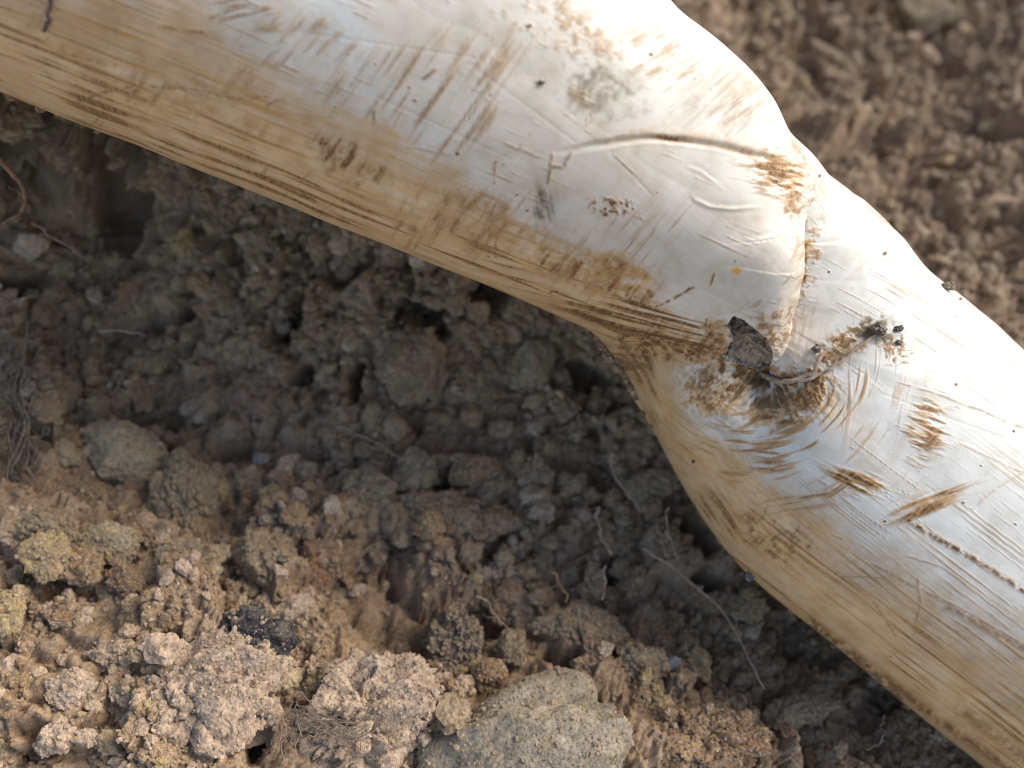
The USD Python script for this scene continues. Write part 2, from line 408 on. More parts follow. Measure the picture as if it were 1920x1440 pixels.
FOLD = [(1455, 225), (1492, 280), (1516, 330), (1535, 380), (1544, 440), (1541, 510), (1530, 570), (1507, 630), (1478, 680), (1440, 730), (1415, 762)]
INNER = [(1150, 655), (1230, 674), (1300, 690), (1365, 712), (1415, 755)]
ARM = [(1415, 758), (1490, 740), (1560, 705), (1620, 655), (1668, 612)]
CREASE = [(1010, 286), (1060, 286), (1110, 274), (1170, 262), (1225, 257), (1285, 262), (1340, 271), (1400, 287), (1470, 308)]
HOLE = np.array([(1373, 588), (1393, 597), (1417, 619), (1436, 640), (1445, 665), (1447, 688), (1436, 712), (1414, 727), (1393, 713), (1370, 700), (1356, 683), (1366, 662), (1375, 637), (1367, 611)], float)
HOLE = HOLE.mean(0) + (HOLE - HOLE.mean(0)) * 1.14
h = np.zeros(len(I))
df, sf, tf = pdist(p, FOLD)
amp = sstep(.18, .55, tf) * .0130
fe = 1 - sstep(.62, .97, tf)
wf = np.where(sf > 0, 31 * fe + 55 * (1 - fe), 105 * fe + 55 * (1 - fe))
h += -1.1 * amp * (.35 + .65 * fe) * np.exp(-df / wf) + np.where(sf > 0, .0062 * fe * sstep(.30, .55, tf) * np.exp(-((df - 80) / 62.0) ** 2), 0)   # left side (bulge) steep, right side shallow
lefty = sf > 0
h += .0035 * np.exp(-(((p - (1400, 460)) @ np.array([[.9, .2], [-.2, .9]])) ** 2).sum(1) / 130 ** 2)
di, si, ti = pdist(p, INNER)
wi = np.where(si < 0, 60 - 34 * (1 - sstep(.45, .9, ti)), 60.0)
h += -.0046 * np.exp(-(di / wi) ** 1.4) * sstep(0, .2, ti)
da, sa, ta = pdist(p, ARM)
h += -.0038 * np.exp(-(da / 34.0) ** 2) * (1 - sstep(.3, 1, ta))
h += -.005 * np.exp(-(((p - (1412, 722)) / (62, 50)) ** 2).sum(1))
wob = (fbm(np.c_[p / 60, np.zeros(len(p))], 3, 4) - .5)
dc, sc_, tc = pdist(p + wob[:, None] * 10, CREASE)
ctaper = sstep(0.02, .35, tc) * (1 - .5 * sstep(.8, 1, tc))
h += ctaper * (-.0012 * np.exp(-(dc / 6.0) ** 2) + .00014 * np.exp(-((dc * np.where(sc_ > 0, 1, -1) - 9) / 4) ** 2))
for poly, a, w in (([(1284, 352), (1300, 373), (1325, 385), (1365, 390), (1415, 387)], .0011, 5), ([(1378, 440), (1400, 445), (1430, 440), (1452, 433)], .0012, 5), ([(1440, 515), (1480, 498), (1520, 492)], .0009, 6), ([(1420, 640), (1460, 608), (1500, 585)], .001, 7), ([(1280, 310), (1310, 322), (1345, 350)], .0006, 5)):
    d_, _, t_ = pdist(p, poly)
    tp = sstep(0, .3, t_) * (1 - sstep(.7, 1, t_) * .8)
    h += tp * .24 * a * (np.exp(-(d_ / (w * .6)) ** 2) - .4 * np.exp(-((d_ - 7) / 4) ** 2))
for poly in ([(1050, 205), (1122, 262)], [(1145, 285), (1222, 366)], [(880, 120), (1010, 215), (1080, 268)], [(1000, 150), (1080, 220)], [(560, 60), (900, 110)], [(700, 180), (960, 300)], [(1660, 740), (1880, 820)], [(1580, 780), (1640, 690)]):
    d_, _, t_ = pdist(p, poly)
    h += -.00009 * np.exp(-(d_ / 2.0) ** 2)
# fine puckers beside the fold
pk = np.exp(-(df / 55) ** 2) * sstep(.1, .3, tf) * np.where(lefty, 1, .35)
ang = np.arctan2(p[:, 1] - 560, p[:, 0] - 1250)
h += pk * .0008 * (fbm(np.c_[ang * 26, np.hypot(*(p - (1250, 560)).T) / 90, np.zeros(len(p))], 3, 12) - .5)
h += (fbm(np.c_[p / 170, np.zeros(len(p))], 2, 31) - .5) * .0012

# ---- stains on the pipe: film (thin tan mud), dirt (brown mud), grime (greyish black)
film, dirt, grime = (np.zeros(len(V)) for _ in range(3))
fi, di_, gr = (np.zeros(len(I)) for _ in range(3))
q_ = Qr[I]
right = (sf < 0) & (p[:, 0] > 1150) | (p[:, 0] > 1560) | ((p[:, 1] > 700) & (p[:, 0] > 1150))


def streak(angle, L, W, octaves, seed, pts=p):
    a = math.radians(angle)
    t, n = np.array([math.cos(a), math.sin(a)]), np.array([-math.sin(a), math.cos(a)])
    return fbm(np.c_[pts @ t / L, pts @ n / W, np.full(len(pts), seed * 3.7)], octaves, seed)


def blob(x, y, rx, ry, angle=0):
    a = math.radians(angle)
    d = p - (x, y)
    e = np.stack([(d @ (math.cos(a), math.sin(a))) / rx, (d @ (-math.sin(a), math.cos(a))) / ry], 1)
    return np.exp(-(e ** 2).sum(1) * 1.2)


n_mid = fbm(np.c_[p / 90, np.zeros(len(p))], 4, 41)
n_fine = fbm(np.c_[p / 11, np.zeros(len(p))], 3, 42)
n_big = fbm(np.c_[p / 260, np.zeros(len(p))], 3, 43)
long_l = streak(21.5, 260, 7, 3, 51)          # along the upper length of pipe
long_r = streak(37, 300, 6, 3, 52)            # along the lower length
diag = streak(-55, 110, 8, 2, 53)
diag2 = streak(-48, 75, 7, 2, 54)
spk = fbm(np.c_[p / 6, np.zeros(len(p))], 2, 55)

# tan film along the underside
lim = np.interp(p[:, 0], [-400, 0, 250, 450, 735, 950, 1120, 1200], [.46, .42, .36, .27, .19, .16, .13, .12])
limr = np.interp(p[:, 1], [660, 800, 950, 1100, 1300, 1500], [.06, .08, .22, .27, .33, .38])
lim = np.where(right, limr, lim) * 1.25
fi = np.maximum(fi, sstep(1.5, .25, q_ / lim + (n_mid - .5) * .6 + (n_fine - .5) * .25))
fi *= .82 + .5 * (np.where(right, long_r, long_l) - .5)
fi = np.maximum(fi, .42 * sstep(.30, .62, n_big + .3 * (n_mid - .5)) * sstep(1.0, .3, q_))
fi = np.maximum(fi, np.where(right, .17, .10) * (.55 + .9 * (n_big - .2)) * (.7 + .6 * (np.where(right, long_r, diag) - .3)))
# streaks lengthwise near the lower edge
low_l = np.where(right, 0, sstep(.30, .02, q_ * np.interp(p[:, 0], [0, 700, 1150], [.8, 1.4, 1.2])))
di_ = np.maximum(di_, low_l * sstep(.56 - .10 * low_l, .72 - .10 * low_l, long_l + .3 * (n_mid - .5)) * .72)
low_r = np.where(right, sstep(.62, .02, q_) * sstep(880, 1060, p[:, 1] + .25 * (p[:, 0] - 1300)), 0)
di_ = np.maximum(di_, low_r * sstep(.56, .72, long_r + .3 * (n_mid - .5)) * .68)
thin_r = np.where(right, sstep(760, 980, p[:, 1] + .12 * (p[:, 0] - 1500)), 0)
fi = np.maximum(fi, thin_r * sstep(.53, .66, long_r) * .45)
# right length, arcs around the pit
cen = np.array([1400, 640.])
rad = np.hypot(*(p - cen).T); th = np.arctan2(p[:, 1] - cen[1], p[:, 0] - cen[0])
arcs = fbm(np.c_[th * 3.0, rad / 7.0, np.zeros(len(p))], 3, 61)
am = np.where(right, np.exp(-((rad - 210) / 120) ** 2) * sstep(-.2, .4, th) * (1 - sstep(1.9, 2.6, th)), 0)
fi = np.maximum(fi, am * sstep(.50, .66, arcs) * .75)
di_ = np.maximum(di_, am * sstep(.62, .76, arcs) * .55)
rays = fbm(np.c_[streak(75, 170, 6, 3, 62), p[:, 0] * 0, p[:, 0] * 0], 1, 1) * 0 + streak(100, 170, 6, 3, 62)
ry = blob(1640, 720, 75, 100, 10)
di_ = np.maximum(di_, np.minimum(1, ry * 1.3) * sstep(.56, .70, rays) * .6)


def patch(x, y, rx, ry, ang, amount, field, lo, hi, which='d', gain=1.35):
    global di_, fi, gr
    m = np.minimum(1, blob(x, y, rx * 1.15, ry * 1.15, ang) * gain)
    hf = .5 * field + .5 * (hair if which != 'f' else n_fine)
    v = m * amount * sstep(lo - .06, hi + .13, field + (m - .75) * .35) * (.35 + .65 * sstep(.34, .68, hf + .10 * (m - .5)))
    if which == 'd':
        di_ = np.maximum(di_, v * .9)
        fi = np.maximum(fi, .8 * amount * m * sstep(lo - .14, hi, .7 * field + .3 * n_fine + (m - .75) * .3))
    elif which == 'f':
        fi = np.maximum(fi, v)
    else:
        gr = np.maximum(gr, v)


hair = .55 * streak(-52, 40, 6, 2, 99) + .45 * spk
mixn = .5 * diag + .2 * n_fine + .3 * n_mid
for x, y, rx, ry, a, am_ in ((270, 165, 70, 40, 15, .75), (440, 160, 60, 60, 70, .7), (470, 235, 90, 25, 25, .55), (640, 285, 70, 40, 20, .95), (690, 315, 50, 25, 20, .8), (60, 40, 80, 20, 25, .4), (110, 95, 60, 18, 25, .5),
                             (760, 440, 40, 35, 0, .85), (850, 400, 55, 70, 35, .75), (930, 420, 40, 60, 30, .6), (1000, 440, 50, 30, 0, .6), (1050, 490, 90, 30, 18, 1.0), (1130, 505, 70, 30, -10, .9), (1180, 545, 80, 30, 20, .9), (1225, 530, 40, 40, -40, .6)):
    patch(x, y, rx, ry, a, am_, mixn, .42, .62)
    patch(x, y, rx * 1.5, ry * 1.5, a, .75 * am_, n_mid, .38, .62, 'f')
# faint smears over the whole pale flank
fi = np.maximum(fi, .42 * sstep(.50, .70, .6 * streak(-56, 130, 7, 3, 101) + .4 * n_mid) * sstep(.40, .6, n_big) * np.where(right, .6, 1))
di_ = np.maximum(di_, .5 * sstep(.62, .76, streak(-50, 60, 7, 2, 102)) * sstep(.46, .62, n_mid) * np.where(right, .3, 1))
di_ = np.maximum(di_, .4 * sstep(.64, .76, np.where(right, streak(37, 120, 4, 3, 103), streak(24, 90, 4, 3, 104))) * sstep(.44, .62, n_mid))
# brushed diagonal strokes on the pale flank
patch(790, 150, 260, 110, -8, .6, diag, .60, .76)
patch(590, 70, 120, 45, 10, .6, diag2, .56, .72)
patch(470, 30, 100, 40, 10, .65, streak(-15, 60, 8, 3, 57), .56, .70)
patch(860, 230, 110, 50, -30, .6, diag, .60, .72)
patch(1160, 470, 200, 90, -30, .55, streak(-50, 90, 6, 3, 58), .60, .74)
patch(850, 400, 170, 70, 10, .65, streak(-62, 120, 7, 3, 59), .52, .70)
# dense fine strokes along the underside before the kink
cur = streak(14, 130, 5, 3, 64)
patch(1200, 600, 190, 45, 18, 1.0, cur, .48, .62, gain=1.6)
patch(1050, 545, 170, 35, 22, .8, cur, .54, .68, gain=1.5)
patch(1240, 655, 110, 40, 10, 1.0, n_mid * .5 + n_fine * .5, .34, .54, gain=1.7)
patch(1320, 655, 60, 40, -20, .8, n_fine, .42, .60)
patch(1180, 690, 35, 60, -30, .9, streak(60, 60, 6, 3, 65), .42, .6)
patch(1215, 750, 40, 70, -30, .7, streak(58, 60, 6, 3, 66), .5, .66)
patch(1330, 735, 95, 55, 15, .8, n_mid, .30, .58, 'f', 1.6)
patch(1480, 790, 120, 50, -10, .7, n_mid, .34, .6, 'f', 1.5)
patch(1345, 690, 50, 45, 0, .85, n_fine, .40, .60)
patch(1110, 520, 190, 70, 16, .95, n_mid, .28, .58, 'f', 1.5)
patch(870, 415, 170, 70, 20, .85, n_mid, .30, .58, 'f', 1.5)
patch(1090, 505, 150, 45, 14, .75, .5 * n_mid + .3 * n_fine + .2 * diag, .40, .62, gain=1.4)
patch(830, 430, 120, 40, 20, .6, .5 * n_mid + .3 * n_fine + .2 * diag, .42, .62)
patch(660, 310, 110, 45, 20, .7, .5 * n_mid + .5 * n_fine, .42, .62)
patch(300, 180, 150, 40, 14, .5, .5 * n_mid + .5 * n_fine, .44, .64)
patch(1345, 648, 55, 60, 0, .95, .6 * n_mid + .4 * n_fine, .34, .60, gain=1.6)
patch(1465, 650, 40, 60, 15, .6, n_mid, .36, .62, 'f', 1.5)
# crusted pit
crust = blob(1415, 745, 105, 60, 8) * 1.5
patch(1390, 730, 90, 45, 10, 1.0, n_fine, .36, .55, 'd', 1.6)
patch(1500, 745, 75, 38, -25, 1.0, n_fine, .38, .55, 'd', 1.6)
patch(1450, 790, 90, 30, -12, .9, streak(-10, 60, 7, 3, 67), .42, .6)
patch(1445, 760, 80, 35, 0, .9, spk, .50, .66, 'g', 1.5)
patch(1320, 745, 60, 40, 20, .7, spk, .50, .66, 'd', 1.5)
patch(1600, 650, 90, 24, -38, .85, n_fine, .42, .60, 'd', 1.5)
patch(1660, 616, 32, 26, 0, 1.0, n_fine, .34, .5, 'g', 1.7)
patch(1690, 650, 30, 40, 0, .7, spk, .55, .68)
# fold line
patch(1555, 480, 18, 75, 4, .9, n_fine, .44, .62)
patch(1540, 620, 40, 80, 25, .45, streak(115, 80, 7, 3, 69), .52, .68)
fd = np.exp(-(df / 9) ** 2) * sstep(.02, .12, tf)
di_ = np.maximum(di_, fd * sstep(.45, .65, n_fine) * .5)
# crease dirt and the smears above it
cd = ctaper * np.exp(-((dc + (n_fine - .5) * 6) / np.where(sc_ < 0, 7.0 + 6 * sstep(.4, .7, tc), 3.5)) ** 2) * (.35 + .65 * sstep(.3, .6, n_mid))
fi = np.maximum(fi, .55 * ctaper * np.exp(-((dc * np.where(sc_ < 0, 1, -1) - 10) / 24) ** 2) * sstep(.35, .6, n_fine))
di_ = np.maximum(di_, cd * sstep(.22, .50, n_fine + .3 * sstep(.2, .5, tc) - .1))
patch(1455, 330, 70, 45, 30, .9, streak(10, 26, 7, 3, 70), .46, .62)
patch(1480, 385, 35, 35, 0, .7, n_fine, .48, .62)
patch(1375, 185, 90, 80, 30, .38, streak(-40, 60, 8, 3, 71), .44, .70)
patch(1360, 200, 110, 90, 30, .45, .6 * n_mid + .4 * streak(-40, 60, 7, 2, 171), .40, .66, 'g')
patch(1390, 180, 110, 95, 30, .55, n_mid, .40, .62, 'f')
patch(1370, 210, 60, 50, 0, .5, streak(-40, 40, 6, 3, 72), .50, .64, 'g')
patch(1130, 170, 100, 60, 25, .7, n_fine * .6 + n_mid * .4, .48, .62, 'g')
patch(1130, 170, 120, 70, 25, .6, n_mid, .44, .64, 'f')
patch(1050, 60, 190, 60, 20, .55, n_fine * .5 + n_mid * .5, .50, .64)
patch(1240, 110, 90, 60, 30, .5, streak(-30, 40, 7, 3, 73), .54, .68)
patch(1020, 385, 22, 32, 0, 1.0, streak(80, 30, 4, 3, 74), .36, .54, 'g', 1.6)
patch(1150, 385, 50, 18, 5, .9, spk, .56, .68)
patch(1490, 480, 45, 70, 10, .5, streak(-12, 45, 5, 3, 75), .50, .64)
patch(1450, 620, 60, 70, 20, .7, n_fine, .46, .64)
patch(1500, 560, 50, 60, 0, .45, streak(-25, 45, 5, 3, 76), .50, .64)
# lower length
patch(1610, 905, 70, 24, 12, 1.0, streak(25, 50, 6, 3, 77), .40, .58)
patch(1570, 915, 50, 16, -32, .8, streak(-32, 60, 5, 3, 78), .45, .6)
patch(1740, 945, 90, 22, -18, .95, streak(-22, 70, 6, 3, 79), .42, .6)
patch(1740, 800, 45, 65, 15, .8, streak(20, 26, 6, 3, 80), .48, .62)
patch(1740, 790, 60, 75, 15, .5, n_mid, .40, .6, 'f')
patch(1460, 1010, 110, 60, 30, .8, .5 * long_r + .5 * n_fine, .46, .62)
patch(1440, 970, 130, 70, 20, .8, n_mid, .34, .6, 'f')
patch(1480, 950, 150, 22, -12, .7, streak(-10, 90, 6, 3, 81), .50, .66)
patch(1430, 870, 60, 30, 5, .7, streak(4, 60, 6, 3, 82), .50, .64)
patch(1320, 830, 40, 40, 40, .5, streak(25, 60, 6, 3, 83), .54, .68)
patch(1345, 960, 30, 70, -35, .8, streak(55, 70, 5, 3, 84), .46, .62)
for poly, w, a_ in (([(1690, 965), (1760, 1010), (1850, 1060), (1940, 1120)], 8, .95), ([(1780, 1140), (1860, 1185), (1960, 1235)], 10, .7), ([(1520, 1165), (1610, 1235), (1690, 1305)], 16, .95), ([(1660, 1270), (1790, 1370), (1930, 1470)], 15, .9), ([(1800, 1330), (1960, 1450)], 20, .7),
                    ([(1640, 1060), (1780, 1130), (1920, 1210)], 5, .6), ([(1720, 1085), (1725, 1130), (1716, 1190)], 3, .7), ([(1640, 1130), (1680, 1190)], 3.5, .6), ([(1580, 1085), (1660, 1085)], 2.5, .6), ([(1700, 1040), (1760, 1060)], 3, .5),
                    ([(1225, 572), (1262, 550), (1298, 529)], 4, 1.0), ([(1335, 503), (1331, 525)], 3, .95), ([(1324, 592), (1321, 622)], 3, .95), ([(932, 300), (929, 345)], 3.0, .8), ([(1035, 290), (1030, 345)], 3.5, .8), ([(1070, 285), (1055, 312), (1035, 312)], 4.5, .8),
                    ([(705, 190), (700, 232)], 5, .85), ([(815, 130), (796, 146)], 5, .85), ([(150, 190), (225, 165), (262, 160)], 7, .8), ([(262, 160), (340, 168), (430, 180), (500, 180)], 6, .7), ([(500, 195), (530, 186)], 4, .7), ([(500, 210), (630, 220)], 2.5, .5),
                    ([(300, 48), (340, 55), (380, 60)], 6, .8), ([(395, 34), (450, 15)], 5, .7), ([(1050, 206), (1122, 262)], 2.0, .6), ([(1145, 285), (1185, 322)], 2.5, .5), ([(760, 275), (850, 290)], 2.5, .5), ([(935, 440), (931, 480)], 3, .9),
                    ([(120, 100), (200, 120), (215, 122)], 5, .7), ([(1820, 950), (1850, 925), (1920, 880)], 3, .4), ([(1450, 640), (1500, 600)], 5, .8), ([(1430, 615), (1470, 590), (1500, 580)], 4, .5), ([(1300, 330), (1345, 352)], 2, .4), ([(1030, 548), (1036, 540), (1060, 552)], 3.5, .95),
                    ([(1680, 710), (1780, 745), (1920, 800)], 3, .55), ([(1800, 830), (1930, 890)], 3, .4), ([(1560, 1000), (1580, 1010)], 3, .6), ([(1265, 1085), (1300, 1100)], 3, .5), ([(1440, 820), (1480, 800)], 4, .8)):
    d_, _, t_ = pdist(p + (n_mid[:, None] - .5) * 14 + (n_fine[:, None] - .5) * 3, poly)
    di_ = np.maximum(di_, a_ * .85 * np.exp(-(d_ / (w * .8)) ** 2) * sstep(.26, .56, .5 * n_fine + .3 * spk + .2 * n_mid))
# specks
r_ = np.random.default_rng(5)
cand = np.c_[r_.uniform(0, 1920, 190), r_.uniform(0, 1440, 190)]
tree = cKDTree(cand)
d_, k_ = tree.query(p)
size = 1.2 + 3.2 * r_.random(190) ** 3
di_ = np.maximum(di_, .9 * sstep(1.0, .5, d_ / size[k_] + (spk - .5)))
for x_, y_, s_ in ((1010, 155, 7), (990, 50, 8), (1150, 378, 9), (1135, 400, 6), (858, 287, 6), (1697, 1080, 0)):
    di_ = np.maximum(di_, sstep(1.0, .4, np.hypot(*(p - (x_, y_)).T) / (s_ + .01) + (spk - .5) * 1.5) * .95)
yellow = sstep(1.0, .5, np.hypot((p[:, 0] - 1368) / 11, (p[:, 1] - 497) / 8) + (n_fine - .5) * 1.6)
# crust relief
crust = np.clip(np.maximum(blob(1400, 745, 90, 48, 10), blob(1500, 745, 75, 40, -25)) * 1.5, 0, 1)
h += crust * sstep(.4, .6, n_fine) * .0005 + di_ * .00012 + (spk - .5) * crust * .0003
crumb = np.clip(blob(1660, 616, 26, 20, 0) * 1.5, 0, 1)
film[I], dirt[I], grime[I] = fi, di_, gr
yel = np.zeros(len(V)); yel[I] = yellow
rest = ~vis
film[rest] = .65; dirt[rest] = .2 * (fbm(V[rest] * 60, 3, 5) > .55)
Vd = V.copy()
Vd[I] += N0[I] * h[:, None]


def in_poly(P, poly):
    inside = np.zeros(len(P), bool)
    n = len(poly)
    for i in range(n):
        (x1, y1), (x2, y2) = poly[i], poly[(i + 1) % n]
        c_ = ((y1 > P[:, 1]) != (y2 > P[:, 1])) & (P[:, 0] < (x2 - x1) * (P[:, 1] - y1) / (y2 - y1 + 1e-12) + x1)
        inside ^= c_
    return inside


hole = np.zeros(len(V), bool)
hole[I] = in_poly(p + (n_fine[:, None] - .5) * 10, HOLE)
gone = hole[quads].all(1)
wall_q = quads[~gone]
keep = np.unique(wall_q)
remap = -np.ones(len(V), int); remap[keep] = np.arange(len(keep))
wall = (Vd[keep], remap[wall_q])

sep = lambda src, k: [(f'{src}.color', f'{k}.color')]
M_PIPE = usdkit.material(stage, '/World/Looks/muddy_plastic', {
    'a': ('attribute', {'attribute': 'paint'}), 's': ('separate_color', {'color_type': 'rgb'}),
    'a2': ('attribute', {'attribute': 'paint2'}), 's2': ('separate_color', {'color_type': 'rgb'}),
    'g': ('geometry', {}),
    'uv': ('attribute', {'attribute': 'st'}),
    'ml': ('mapping', {'scale': (60.0, 1500.0, 1.0)}), 'nl': ('noise_texture', {'scale': 1.0, 'detail': 4.0, 'roughness': 0.6, 'distortion': 0.3}),
    'nf': ('noise_texture', {'scale': 1700.0, 'detail': 3.0, 'roughness': 0.65}),
    'nm': ('noise_texture', {'scale': 130.0, 'detail': 4.0, 'roughness': 0.6}),
    'rp': ('rgb_ramp', {'ramp': [(0.3, (0.47, 0.45, 0.385)), (0.5, (0.55, 0.54, 0.49)), (0.7, (0.59, 0.585, 0.55))]}),
    # film broken up by lengthwise scratches
    'k1': ('math', {'math_type': 'multiply_add', 'value2': 0.9, 'value3': -0.42}),
    'k2': ('math', {'math_type': 'add', 'use_clamp': True}),
    'k3': ('math', {'math_type': 'multiply', 'use_clamp': True}),
    'fc': ('rgb_ramp', {'ramp': [(0.3, (0.40, 0.215, 0.07)), (0.7, (0.55, 0.335, 0.135))]}),
    'm1': ('mix', {'mix_type': 'mix'}),
    'j1': ('math', {'math_type': 'multiply_add', 'value2': 1.3, 'value3': -0.65}),
    'j2': ('math', {'math_type': 'add'}),
    'j3': ('math', {'math_type': 'multiply', 'use_clamp': True, 'value2': 1.15}),
    'dc': ('rgb_ramp', {'ramp': [(0.0, (0.42, 0.25, 0.10)), (0.4, (0.27, 0.145, 0.052)), (0.75, (0.13, 0.064, 0.024)), (1.0, (0.075, 0.038, 0.016))]}),
    'md': ('mapping', {'scale': (1100.0, 240.0, 1.0), 'rotation': (0, 0, 0.35)}), 'nd': ('noise_texture', {'scale': 1.0, 'detail': 4.0, 'roughness': 0.7, 'distortion': 1.6}),
    'rd': ('rgb_ramp', {'ramp': [(0.30, (0.5,) * 3), (0.60, (1,) * 3)]}),
    'df': ('math', {'math_type': 'multiply', 'use_clamp': True}),
    'dm': ('math', {'math_type': 'multiply', 'value2': 1.4, 'use_clamp': True}),
    'm2': ('mix', {'mix_type': 'mix'}),
    'm3': ('mix', {'mix_type': 'mix', 'color2': (0.12, 0.095, 0.058)}),
    'm4': ('mix', {'mix_type': 'mix', 'color2': (0.60, 0.30, 0.05)}),
    'ro': ('math', {'math_type': 'multiply_add', 'value2': 0.3, 'value3': 0.48}),
    'hb': ('math', {'math_type': 'multiply_add', 'value2': 1.0}),
    'hb2': ('math', {'math_type': 'multiply_add', 'value2': 0.12}),
    'b': ('bump', {'strength': 0.5, 'distance': 0.0005}),
    'p': ('principled_bsdf', {'specular_ior_level': 0.27})},
    [('a.color', 's.color'), ('a2.color', 's2.color'), ('uv.vector', 'ml.vector'), ('ml.vector', 'nl.vector'), ('g.position', 'nf.vector'), ('g.position', 'nm.vector'),
     ('nm.fac', 'rp.fac'),
     ('nl.fac', 'k1.value1'), ('k1.value', 'k2.value1'), ('s.r', 'k2.value2'), ('k2.value', 'k3.value1'), ('s2.g', 'k3.value2'),
     ('nm.fac', 'fc.fac'), ('rp.color', 'm1.color1'), ('fc.color', 'm1.color2'), ('k3.value', 'm1.fac'),
     ('nf.fac', 'j1.value1'), ('j1.value', 'j2.value1'), ('s.g', 'j2.value2'), ('j2.value', 'j3.value1'),
     ('uv.vector', 'md.vector'), ('md.vector', 'nd.vector'), ('nd.fac', 'rd.fac'), ('s2.b', 'df.value1'), ('rd.color', 'df.value2'), ('df.value', 'dc.fac'), ('df.value', 'dm.value1'), ('dm.value', 'm2.fac'), ('m1.color', 'm2.color1'), ('dc.color', 'm2.color2'),
     ('m2.color', 'm3.color1'), ('s.b', 'm3.fac'), ('m3.color', 'm4.color1'), ('s2.r', 'm4.fac'), ('m4.color', 'p.base_color'),
     ('s.g', 'ro.value1'), ('ro.value', 'p.roughness'),
     ('s.g', 'hb.value1'), ('nf.fac', 'hb2.value1'), ('s.r', 'hb2.value3'), ('hb2.value', 'hb.value3'), ('hb.value', 'b.height'), ('b.normal', 'p.normal')], surface='p.BSDF')

pipe = thing('plastic_pipe', 'buckled white plastic drain pipe smeared with mud running across the trench', 'pipe')
wm = obj('pipe_wall', wall, M_PIPE, pipe)
api = UsdGeom.PrimvarsAPI(wm)
paint = np.c_[film, dirt, grime][keep].astype(np.float32)
paint2 = np.c_[yel, np.minimum(1, film * 1.6), np.clip(dirt * 1.05, 0, 1)][keep].astype(np.float32)
api.CreatePrimvar('paint', Sdf.ValueTypeNames.Color3fArray, 'vertex').Set(Vt.Vec3fArray.FromNumpy(paint))
api.CreatePrimvar('paint2', Sdf.ValueTypeNames.Color3fArray, 'vertex').Set(Vt.Vec3fArray.FromNumpy(paint2))
st = np.c_[SS, np.tile(ph, ns) * .055][keep].astype(np.float32)
api.CreatePrimvar('st', Sdf.ValueTypeNames.TexCoord2fArray, 'vertex').Set(Vt.Vec2fArray.FromNumpy(st))
tag(wm, 'white plastic wall with brown mud smears')

# rim of the tear: the thickness of the wall
ed = np.sort(np.vstack([wall_q[:, [0, 1]], wall_q[:, [1, 2]], wall_q[:, [2, 3]], wall_q[:, [3, 0]]]), axis=1)
ue, cnt = np.unique(ed, axis=0, return_counts=True)
be = ue[(cnt == 1)]
be = be[in_poly(PX[be[:, 0]], HOLE * 1.0 + (HOLE - HOLE.mean(0)) * .5)]
vs = np.unique(be)
rm = -np.ones(len(V), int); rm[vs] = np.arange(len(vs))
outer = Vd[vs]; inner = outer - N0[vs] * .0026
F = []
n_ = len(vs)
for a, b in rm[be]:
    F += [(a, b, b + n_), (a, b + n_, a + n_)]
rim = obj('torn_edge', (np.vstack([outer, inner]), np.array(F)), M_LIP, pipe)
# mud inside the tear
big = np.zeros(len(V), bool)
HB = HOLE.mean(0) + (HOLE - HOLE.mean(0)) * 1.5
big[I] = in_poly(p, HB)
mq = quads[big[quads].all(1)]
mv = np.unique(mq)
rm = -np.ones(len(V), int); rm[mv] = np.arange(len(mv))
pm = PX[mv]
dep = .0004 + .0062 * sstep(715, 615, pm[:, 1]) + .004 * (fbm(np.c_[pm / 22, np.zeros(len(pm))], 4, 91) - .5) + .002 * (fbm(np.c_[pm / 7, np.zeros(len(pm))], 2, 92) - .5)
mudp = obj('mud_plug', (V[mv] - N0[mv] * (dep + .001)[:, None] + N0[mv] * np.minimum(0, np.interp(mv, I, h))[:, None], rm[mq]), M_MUD, pipe)
tag(mudp, 'dark mud packed inside the torn opening')


ICO = {k: trimesh.creation.icosphere(subdivisions=k) for k in (2, 3, 4, 5)}


def lump(seed, sub=3, angular=0.3, rough=0.16, stretch=(1, 1, 1), grain=0.05):
    r = np.random.default_rng(seed)
    v = ICO[sub].vertices.copy()
    d = v.copy()
    o = r.uniform(0, 90, 3)
    rad = 1 + (fbm(d * 1.5 + o, 3, seed % 97) - .5) * .95
    for _ in range(int(5 + 9 * angular)):
        n = r.normal(size=3); n /= np.linalg.norm(n)
        cut = r.uniform(.55, .92)
        t = d @ n
        lim = np.where(t > .05, cut / np.maximum(t, .05), 9)
        rad = np.where(rad > lim, rad + (lim - rad) * min(1, angular + .35), rad)
    pts = r.normal(size=(60, 3)); pts /= np.linalg.norm(pts, axis=1, keepdims=True)
    w = (np.stack([fbm(d * 3 + o + k * 9, 2, 3 + k) for k in range(3)], 1) - .5) * .7
    amp, tl = r.uniform(-.5, .6, 60), r.normal(size=(60, 3)) * 1.1
    dd, ii_ = cKDTree(pts).query(d + w, k=2)
    k_ = ii_[:, 0]
    rad += rough * (np.clip(amp[k_] + ((d + w - pts[k_]) * tl[k_]).sum(1), -.8, .8) - .55 * (1 - sstep(0.01, .09, dd[:, 1] - dd[:, 0])))
    rad += grain * 2.4 * (fbm(d * 6 + o, 4, 7) - .5)
    if sub >= 4:
        rad += grain * 1.5 * (fbm(d * 24 + o, 3, 17) - .5)
    return d * rad[:, None] * np.asarray(stretch), ICO[sub].faces


def rotm(r):
    return trimesh.transformations.random_rotation_matrix(r.random(3))[:3, :3]


HOSTS = []


